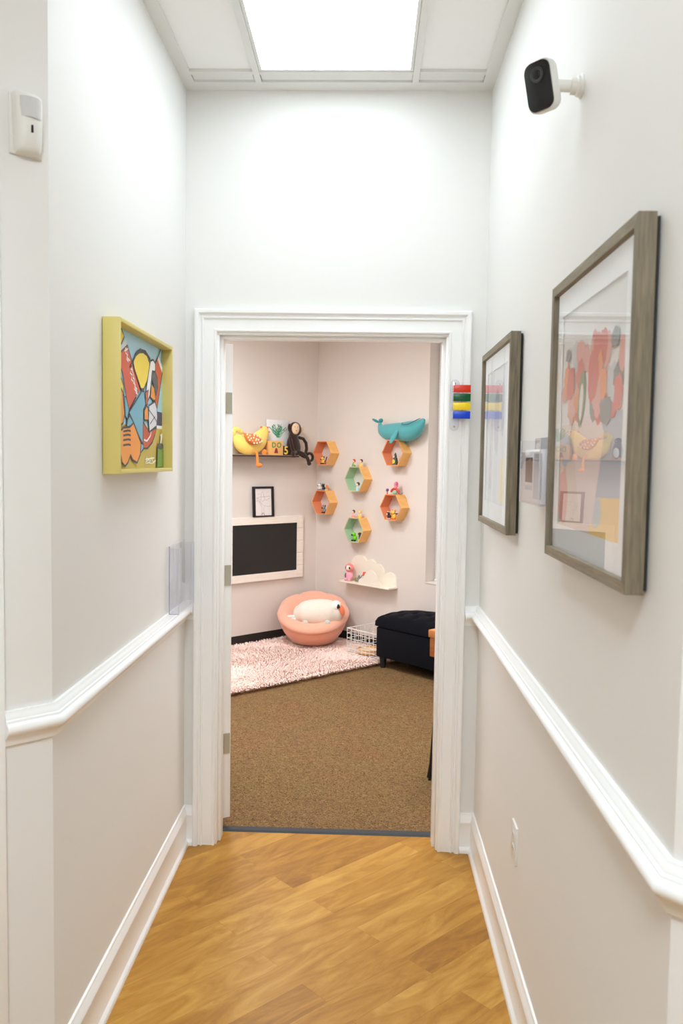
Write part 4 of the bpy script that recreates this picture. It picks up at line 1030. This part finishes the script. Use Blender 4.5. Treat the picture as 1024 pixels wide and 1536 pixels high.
def doll(name, label, si, dx, off, inside, dress, hair, sc=1.0):
    return figure(name, label, 'toy figure', si, dx, off, inside, [
        ('dress', 'c', (0, 0, 0), (.017, .008, .034), dress), ('head', 'e', (0, 0, .046), (.0125, .012, .0135), T_skin),
        ('hair', 'e', (0, .003, .050), (.0165, .0125, .0155), hair), ('arm', 't', [(-.008, 0, .030), (-.017, -.004, .018)], .0032, T_skin), ('arm', 't', [(.008, 0, .030), (.017, -.004, .018)], .0032, T_skin)], None, sc)
doll('toy_doll', 'tiny doll with red hair and green skirt on the upper mint shelf', 2, -0.035, 0.075, False, T_grn, T_red)
doll('toy_doll', 'tiny doll with dark hair and yellow skirt on the upper mint shelf', 2, 0.040, 0.060, False, T_yel, T_brn)
doll('toy_doll', 'tiny doll with brown hair and pale blue skirt inside the upper mint shelf', 2, 0.004, 0.060, True, T_lblu, T_brn, 1.12)
doll('toy_doll', 'tiny doll with dark hair and pink skirt on the lower mint shelf', 3, -0.030, 0.075, False, T_pink, T_brn)
doll('toy_doll', 'tiny doll with golden hair and yellow skirt on the lower mint shelf', 3, 0.030, 0.055, False, T_yel, toy('gold', (244, 190, 60)))
def animal(name, label, si, dx, off, inside, body, accent, sc=1.0, ears=True, tail=None):
    ps = [('body', 'e', (0, 0, .019), (.017, .014, .019), body), ('head', 'e', (-.004, -.006, .044), (.0155, .014, .014), body),
          ('muzzle', 'e', (-.008, -.018, .040), (.008, .006, .006), accent), ('foot', 'e', (-.011, -.012, .005), (.008, .011, .005), accent), ('foot', 'e', (.010, -.012, .005), (.008, .011, .005), accent)]
    if ears: ps += [('ear', 'e', (-.015, 0, .056), (.006, .004, .008), accent), ('ear', 'e', (.008, 0, .057), (.006, .004, .008), accent)]
    if tail: ps += [('tail', 't', tail, .0035, accent)]
    return figure(name, label, 'toy figure', si, dx, off, inside, ps, None, sc)
animal('toy_cat', 'tiny white toy animal on the lower coral shelf beside the corner', 1, -0.045, 0.070, False, T_wht, T_gry)
animal('toy_dog', 'tiny black toy animal between the white and orange ones', 1, 0.006, 0.070, False, T_blk, T_gry)
animal('toy_fox', 'tiny orange toy animal beside the black one', 1, 0.046, 0.062, False, T_org, T_wht, .95)
animal('toy_rabbit', 'tiny grey toy animal with black feet inside the lower coral shelf by the corner', 1, 0.006, 0.058, True, T_gry, T_blk, 1.15)
animal('toy_tiger', 'yellow toy animal with dark stripes inside the upper coral shelf by the corner', 0, -0.014, 0.070, True, T_yel, T_blk, 1.1, True, [(.014, 0, .02), (.030, .002, .03), (.038, .002, .052), (.046, -.002, .058)])
animal('toy_frog', 'bright green toy frog with black feet inside the lower mint shelf', 3, -0.006, 0.075, True, T_lime, T_blk, 1.35, False)
animal('toy_mole', 'tiny black toy animal behind the green frog', 3, 0.032, 0.040, True, T_blk, T_yel, 1.3)
animal('toy_lion', 'yellow toy animal inside the coral shelf under the pink and red toy', 5, 0.012, 0.065, True, T_yel, T_org, 1.25)
animal('toy_panda', 'small black and white toy animal beside the yellow one', 5, -0.035, 0.075, True, T_blk, T_wht, 1.0)
b = MB(); text_mesh(b, '7', 0.072, 0, 0, 0, 0, 0.004)
tag(b.build('toy_number', T_blk, None, at_rw(1.037 + .042, 0.060, 1.234 + HB + .0006), R_ROOM_R, smooth=0), 'small black toy number 7 inside a coral shelf', 'toy number')
figure('toy_knight', 'small bottle-green and yellow hooded toy figure inside the coral shelf under the whale', 'toy figure', 4, -0.002, 0.062, True, [
    ('robe', 'c', (0, 0, 0), (.024, .016, .055), T_dgrn), ('apron', 'e', (-.002, -.016, .022), (.015, .008, .022), T_yel), ('head', 'e', (0, -.002, .064), (.015, .014, .016), T_dgrn), ('face', 'e', (-.002, -.013, .064), (.008, .005, .009), T_skin), ('hat', 'c', (0, 0, .076), (.010, .002, .02), T_dgrn)], None, 1.05)
figure('toy_dragon', 'pink and red arched toy on the coral shelf below the whale', 'toy figure', 5, 0.012, 0.06, False, [
    ('arch', 't', [(-.042, 0, .018), (-.034, 0, .036), (-.010, 0, .047), (.018, 0, .044), (.036, 0, .026), (.042, 0, .014)], .010, T_red), ('belly', 'e', (-.004, 0, .016), (.026, .016, .016), toy('aqua', (150, 200, 176))),
    ('mane', 'e', (.010, 0, .080), (.024, .014, .026), T_pink), ('neck', 'e', (.002, 0, .058), (.014, .012, .018), T_pink), ('tail', 'e', (.066, 0, .012), (.018, .010, .012), T_gry), ('crest', 'e', (.022, -.008, .088), (.012, .01, .016), toy('lilac', (186, 110, 170)))])
figure('toy_mushroom', 'tiny purple mushroom-shaped toy beside the pink and red toy', 'toy figure', 5, -0.052, 0.085, False, [('stem', 'c', (0, 0, 0), (.005, .004, .026), T_red), ('cap', 'e', (0, 0, .034), (.014, .012, .013), T_pur)])

# things on the cloud shelf
sl = thing('sloth_plush', 'small pink plush sloth sitting on the cloud shelf', 'plush toy', at_rw(0.535, 0.072, 0.5696), R_ROOM_R)
M_pk, M_pl = plush('salmon_pink', (240, 140, 132)), plush('light_pink', (244, 170, 188))
b = MB(); b.blob([(0, .030, .034), (0, .055, .034)], .85, 14); b.build('body', M_pl, sl, smooth=60)
b = MB(); b.ell((-.003, 0, .112), (.043, .036, .040), 0, None, 16); b.build('head', M_pk, sl, smooth=60)
b = MB(); b.ell((.010, -.026, .114), (.029, .016, .022), 0, None, 14); b.build('face', plush('face_white', (246, 230, 226)), sl, smooth=60)
for x in (-.010, .034):
    b = MB(); b.ell((x, -.034, .116), (.0095, .006, .012), 0, None, 10, Matrix.Rotation(D2R(20 if x < 0 else -20), 3, 'Y')); b.build('eye', T_blk, sl)
for s in (-1, 1):
    b = MB(); b.ell((s * .034, -.012, .042), (.011, .012, .022), 0, None, 10); b.build('arm', M_pl if s > 0 else plush('mauve', (112, 84, 100)), sl, smooth=60)
    b = MB(); b.ell((s * .022, -.024, .012), (.014, .018, .012), 0, None, 10); b.build('foot', M_pl, sl, smooth=60)
fg = thing('toy_flag_bearer', 'tiny grey toy with a red flag beside the pink sloth', 'toy figure', at_rw(0.640, 0.060, 0.5696), R_ROOM_R)
b = MB(); b.ell((-.03, 0, .020), (.02, .016, .020), 0, None, 10); b.build('rear_body', toy('olive', (150, 140, 70)), fg, smooth=60)
b = MB(); b.ell((.005, -.01, .022), (.018, .016, .022), 0, None, 12); b.ell((.012, -.012, .052), (.013, .012, .013), 0, None, 10); b.build('body', T_gry, fg, smooth=60)
b = MB(); b.tube([(.022, -.012, .03), (.072, -.02, .078)], .0025, 6); b.build('pole', T_blk, fg)
b = MB(); b.prism([(.064, .062), (.120, .066), (.130, .098), (.076, .098)], -.024, -.018, bev=.001); b.build('flag', toy('coral_red', (226, 100, 80)), fg)

# --- pouf with the goose
PX, PY = -0.292, 3.70
pf = thing('pouf_chair', 'round blush pink scalloped pouf chair in the room corner', 'pouf', (PX, PY, 0.040))
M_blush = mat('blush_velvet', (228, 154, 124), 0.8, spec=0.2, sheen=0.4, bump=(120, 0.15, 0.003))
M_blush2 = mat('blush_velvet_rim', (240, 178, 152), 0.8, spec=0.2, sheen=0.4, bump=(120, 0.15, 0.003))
def tiltz(p): return Vector((p.x, p.y, p.z * .88 + p.y * .36 * min(1.0, max(0, p.z) / .2)))
def scal(p, w, i):
    k = abs(math.sin(3.5 * (w - .3))) ** 0.35
    f = 1 - 0.06 * (1 - k); q = Vector((p.x * f, p.y * f, p.z - .012 * (1 - k) * (1 if p.z > .2 else .2)))
    return tiltz(q)
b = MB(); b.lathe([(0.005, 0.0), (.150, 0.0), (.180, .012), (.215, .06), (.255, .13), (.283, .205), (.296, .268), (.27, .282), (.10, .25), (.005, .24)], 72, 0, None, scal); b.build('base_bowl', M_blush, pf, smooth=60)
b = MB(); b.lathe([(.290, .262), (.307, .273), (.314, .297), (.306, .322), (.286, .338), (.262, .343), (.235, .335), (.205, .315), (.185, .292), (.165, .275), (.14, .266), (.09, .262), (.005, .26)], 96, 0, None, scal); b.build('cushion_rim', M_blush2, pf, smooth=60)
gs = thing('goose_plush', 'cream plush goose lying on the pink pouf', 'plush toy', (-0.240, 3.575, 0.318), rot=(0, D2R(-2), D2R(-6)))
M_gcr = plush('goose_cream', (236, 226, 212), .04)
b = MB(); b.blob([(-.150, -.010, .082), (-.125, -.006, .100), (-.06, .0, .112), (.03, .004, .114), (.105, .0, .106), (.140, -.004, .082)], .95, 20); b.build('body', M_gcr, gs, smooth=60)
b = MB(); b.ell((.156, -.03, .070), (.044, .044, .042), 0, None, 16); b.build('head', plush('goose_white', (244, 242, 238), .03), gs, smooth=60)
b = MB(); b.ell((.176, -.062, .066), (.018, .010, .020), 0, None, 12); b.build('eye', T_blk, gs)
b = MB(); b.ell((.205, -.035, .028), (.026, .026, .046), 0, None, 12, Matrix.Rotation(D2R(-15), 3, 'Y')); b.build('beak', plush('beak_orange', (238, 132, 88)), gs, smooth=60)
b = MB()
for z, l in ((-.035, .04), (-.055, .05), (-.07, .04)): b.ell((-.225 + .01 * (l > .045), -.045, z + .012), (l, .014, .011), 0, None, 10)
b.build('tail', plush('goose_white', (244, 242, 238)), gs, smooth=60)
for x in (-.10, .09):
    b = MB(); b.ell((x, -.092, -.066), (.026, .024, .022), 0, None, 12); b.build('foot', plush('foot_grey', (206, 204, 196)), gs, smooth=60)

# --- shag rug
def rugp(u, v):     # u along the left wall away from the corner, v across
    t = 0.03 + 2.1 * u; s = 0.03 + v * (1.18 - .06 * u)
    p = CORNER + RD * s + LD * t; return p
rg = thing('shag_rug', 'fluffy pink shag rug on the brown carpet by the corner', 'rug', (0, 0, 0))
b = MB(); q = [rugp(0.01, 0.01), rugp(1, 0.01), rugp(1, .975), rugp(0.01, .975)]
b.add([(p.x, p.y, 0.001) for p in q] + [(p.x, p.y, 0.012) for p in q], [[0, 1, 2, 3], [7, 6, 5, 4]] + [[i, (i + 1) % 4, (i + 1) % 4 + 4, i + 4] for i in range(4)]); b.build('backing', mat('rug_backing', (214, 164, 146), 0.95), rg, smooth=0)
rr = random.Random(11); vs = []; fs = []; ms_ = []
def tuft(x, y, L, w, ax, ay, h, mi):
    o = len(vs); d = Vector((ax, ay)); n2 = Vector((-ay, ax)).normalized() * w if d.length > 1e-6 else Vector((w, 0))
    for u, hh in ((0, .006), (.45, h * .75), (.8, h)):
        k = 1 - .35 * u
        vs.append((x + d.x * L * u + n2.x * k, y + d.y * L * u + n2.y * k, hh)); vs.append((x + d.x * L * u - n2.x * k, y + d.y * L * u - n2.y * k, hh))
    vs.append((x + d.x * L, y + d.y * L, h * .82))
    fs.extend([[o, o + 1, o + 3, o + 2], [o + 2, o + 3, o + 5, o + 4], [o + 4, o + 5, o + 6]]); ms_.extend([mi] * 3)
for i in range(26000):
    u, v = rr.uniform(0, .9), rr.uniform(0, 1)
    p = rugp(u, v)
    a = 1.9 * math.sin(7.3 * u + 2.2 * v) + 1.5 * math.sin(9.1 * v + 4 * u) + rr.uniform(-1.4, 1.4)
    L = rr.uniform(.03, .06)
    if v < .05 or u < .03: L *= .5
    if v > .96: a = a * .2 + math.atan2(RD.y, RD.x)
    tuft(p.x, p.y, L, rr.uniform(.003, .0055), math.cos(a), math.sin(a), rr.uniform(.030, .042), rr.choice((0, 0, 1, 2)))
b = MB(); b.v, b.f, b.m = vs, fs, ms_
M_r = [mat('rug_pink', (252, 230, 219), 0.95, spec=0.05), mat('rug_pink_pale', (255, 237, 228), 0.95, spec=0.05), mat('rug_pink_deep', (248, 218, 205), 0.95, spec=0.05)]
pile = b.build('pile', M_r, rg, smooth=0, recalc=False); pile['kind'] = 'stuff'

# --- white wire basket and the tray in it
bk = thing('wire_basket', 'white wire basket between the pouf and the navy ottoman', 'basket', at_rw(0.835, 0.0, 0.036), R_ROOM_R)
BW, BD0, BD1, BH = 0.35, -0.37, -0.02, 0.205
M_wire = mat('white_wire', (240, 236, 230), 0.4)
b = MB()
for z, r in ((BH, .0045), (0.004, .0034)):
    b.tube([(0, BD0, z), (BW, BD0, z), (BW, BD1, z), (0, BD1, z)], r, 6, 0, None, True)
b.build('rims', M_wire, bk)
b = MB()
for k in range(1, 5):
    z = BH * k / 5; b.tube([(0, BD0, z), (BW, BD0, z), (BW, BD1, z), (0, BD1, z)], .0026, 5, 0, None, True)
n = 8
for i in range(n + 1):
    x = BW * i / n; b.tube([(x, BD0, BH), (x, BD0, .004), (x, BD1, .004), (x, BD1, BH)], .0026, 5)
for i in range(1, 7):
    y = BD0 + (BD1 - BD0) * i / 7; b.tube([(0, y, BH), (0, y, .004), (BW, y, .004), (BW, y, BH)], .0026, 5)
b.build('wire_mesh', M_wire, bk)
ty = thing('wooden_tray', 'round yellow-rimmed wooden tray lying in the wire basket', 'tray', at_rw(0.985, 0.262, 0.0455))
M_ring = wood_mat('yellow_beech', (232, 178, 92), (214, 154, 70), (8, 8, 30), 0.5)
b = MB(); b.lathe([(.005, 0), (.098, 0), (.100, .004), (.100, .034), (.096, .036), (.094, .034), (.094, .006), (.005, .006)], 40); b.build('rim_and_base', M_ring, ty, smooth=40)
b = MB(); b.lathe([(.1003, .012), (.1015, .013), (.1015, .023), (.1003, .024)], 40); b.build('pale_band', mat('tray_band', (246, 222, 196), 0.6), ty, smooth=40)

# --- navy ottoman
OW, OD, OS = 0.90, 0.385, 1.215
om = thing('tufted_ottoman', 'navy velvet storage ottoman with tufted lid against the wall', 'ottoman', at_rw(OS, 0.0, 0.0), R_ROOM_R)
M_navy = mat('navy_velvet', (9, 11, 19), 0.85, spec=0.15, sheen=0.02, bump=(200, 0.15, 0.002))
Y0_, Y1_ = -0.43, -0.43 + OD
b = MB(); b.bb(0.006, OW - .006, Y0_ + .006, Y1_ - .006, 0.085, 0.322, 0.012); b.build('body', M_navy, om, smooth=50)
b = MB()
NX, NY = 56, 28; vs = []; fs = []
tx = [(OW * (i + .5) / 6, Y0_ + OD * (j + .5) / 3) for j in range(3) for i in range(6)] + [(OW * i / 6, Y0_ + OD * j / 3) for j in range(1, 3) for i in range(1, 6)]
for j in range(NY + 1):
    for i in range(NX + 1):
        u, v = i / NX, j / NY; x, y = OW * u, Y0_ + OD * v
        du, dv = min(u, 1 - u) * OW, min(v, 1 - v) * OD
        e = min(du, dv); edge = math.sqrt(max(0, 1 - (1 - min(1, e / .05)) ** 2))
        z = .365 + .040 * edge + .070 * math.sin(math.pi * u) ** .6 * math.sin(math.pi * v) ** .6 if e > 0 else .365
        for bx_, by_ in tx:
            d2 = ((x - bx_) ** 2 + (y - by_) ** 2); z -= .020 * math.exp(-d2 / (2 * .014 ** 2)) + .008 * math.exp(-d2 / (2 * .035 ** 2))
        vs.append((x, y, z))
o0 = len(vs)
for j in range(NY):
    for i in range(NX):
        a = j * (NX + 1) + i; fs.append([a, a + 1, a + NX + 2, a + NX + 1])
rim = [j * (NX + 1) for j in range(NY, 0, -1)] + [i for i in range(NX)] + [j * (NX + 1) + NX for j in range(NY)] + [NY * (NX + 1) + i for i in range(NX, 0, -1)]
lo = []
for k in rim:
    lo.append(len(vs)); vs.append((vs[k][0], vs[k][1], .328))
for k in range(len(rim)): fs.append([rim[k], lo[k], lo[(k + 1) % len(rim)], rim[(k + 1) % len(rim)]])
fs.append(lo)
b.add(vs, fs); lid = b.build('lid', M_navy, om, smooth=60)
b = MB()
for bx_, by_ in tx: b.ell((bx_, by_,   .365 + .040 + .070 * (math.sin(math.pi * bx_ / OW) ** .6) * (max(0, math.sin(math.pi * (by_ - Y0_) / OD)) ** .6) - .024), (.008, .008, .005), 0, None, 8)
b.build('tuft_buttons', M_navy, lid, smooth=60)
for x in (.05, OW - .05):
    for y in (Y0_ + .045, Y1_ - .045):
        b = MB(); b.lathe([(.002, 0), (.020, 0), (.030, .09), (.002, .09)], 16, 0, Matrix.Translation((x, y, 0))); b.build('leg', M_blackm, om)

# --- wooden desk on hairpin legs, only its corner in sight
dk = thing('wooden_desk', 'orange-brown wooden desk with black hairpin legs behind the right jamb', 'desk', (0.468, 0.745, 0), R_ROOM_R)
M_desk = wood_mat('orange_oak', (216, 140, 72), (190, 112, 52), (3, 40, 40), 0.4)
M_deskd = wood_mat('orange_oak_drawer', (180, 108, 44), (156, 88, 34), (3, 40, 40), 0.4)
b = MB(); b.bb(0, 0.74, 0, 0.46, 0.738, 0.776, 0.004); b.build('desk_top', M_desk, dk)
b = MB(); b.bb(0.006, 0.734, 0.006, 0.454, 0.640, 0.738, 0.004); b.build('drawer_box', M_deskd, dk)
for x, sx in ((0.004, -1), (0.72, 1)):
    for y in (0.03, 0.43):
        b = MB(); tx_ = x - sx * .085
        b.tube([(tx_ - .03, y, .638), (x + .004, y, .012), (x, y, .004), (x - .004, y, .012), (tx_ + .03, y, .638)], .011, 8)
        b.bb(tx_ - .05, tx_ + .05, y - .02, y + .02, .634, .640)
        b.build('hairpin_leg', M_blackm, dk)
#ROOM_END

# ------------------------------------------------------------------ world, camera, view
w = bpy.data.worlds.new('outdoors'); SC.world = w; w.use_nodes = True
w.node_tree.nodes['Background'].inputs['Color'].default_value = (0.75, 0.85, 1.0, 1)
w.node_tree.nodes['Background'].inputs['Strength'].default_value = 1.0

F, PITCH, YAW, ROLL = 1240.0, 0.06342941, -0.02940322, 0.01535556
cp, sp, cy, sy = math.cos(PITCH), math.sin(PITCH), math.cos(YAW), math.sin(YAW)
fw = Vector((sy * cp, cy * cp, -sp)); r0 = Vector((cy, -sy, 0)); u0 = r0.cross(fw)
r_ = r0 * math.cos(ROLL) + u0 * math.sin(ROLL); u_ = -r0 * math.sin(ROLL) + u0 * math.cos(ROLL)
cd = bpy.data.cameras.new('camera'); co = bpy.data.objects.new('camera', cd); COL.objects.link(co)
co.matrix_world = Matrix(((r_.x, u_.x, -fw.x, 0.14559), (r_.y, u_.y, -fw.y, -3.35775), (r_.z, u_.z, -fw.z, 1.61838), (0, 0, 0, 1)))
cd.sensor_fit = 'HORIZONTAL'; cd.sensor_width = 36.0; cd.lens = F / 1024 * 36.0
cd.clip_start = 0.05
cd.dof.use_dof = True; cd.dof.focus_distance = 4.4; cd.dof.aperture_fstop = 9.0
SC.camera = co
SC.view_settings.view_transform = 'Standard'; SC.view_settings.look = 'None'
SC.view_settings.exposure = 0.0; SC.view_settings.gamma = 1.0; SC.view_settings.use_curve_mapping = False
SC.cycles.max_bounces = 12; SC.cycles.diffuse_bounces = 6; SC.cycles.transparent_max_bounces = 24
SC.cycles.use_denoising = True
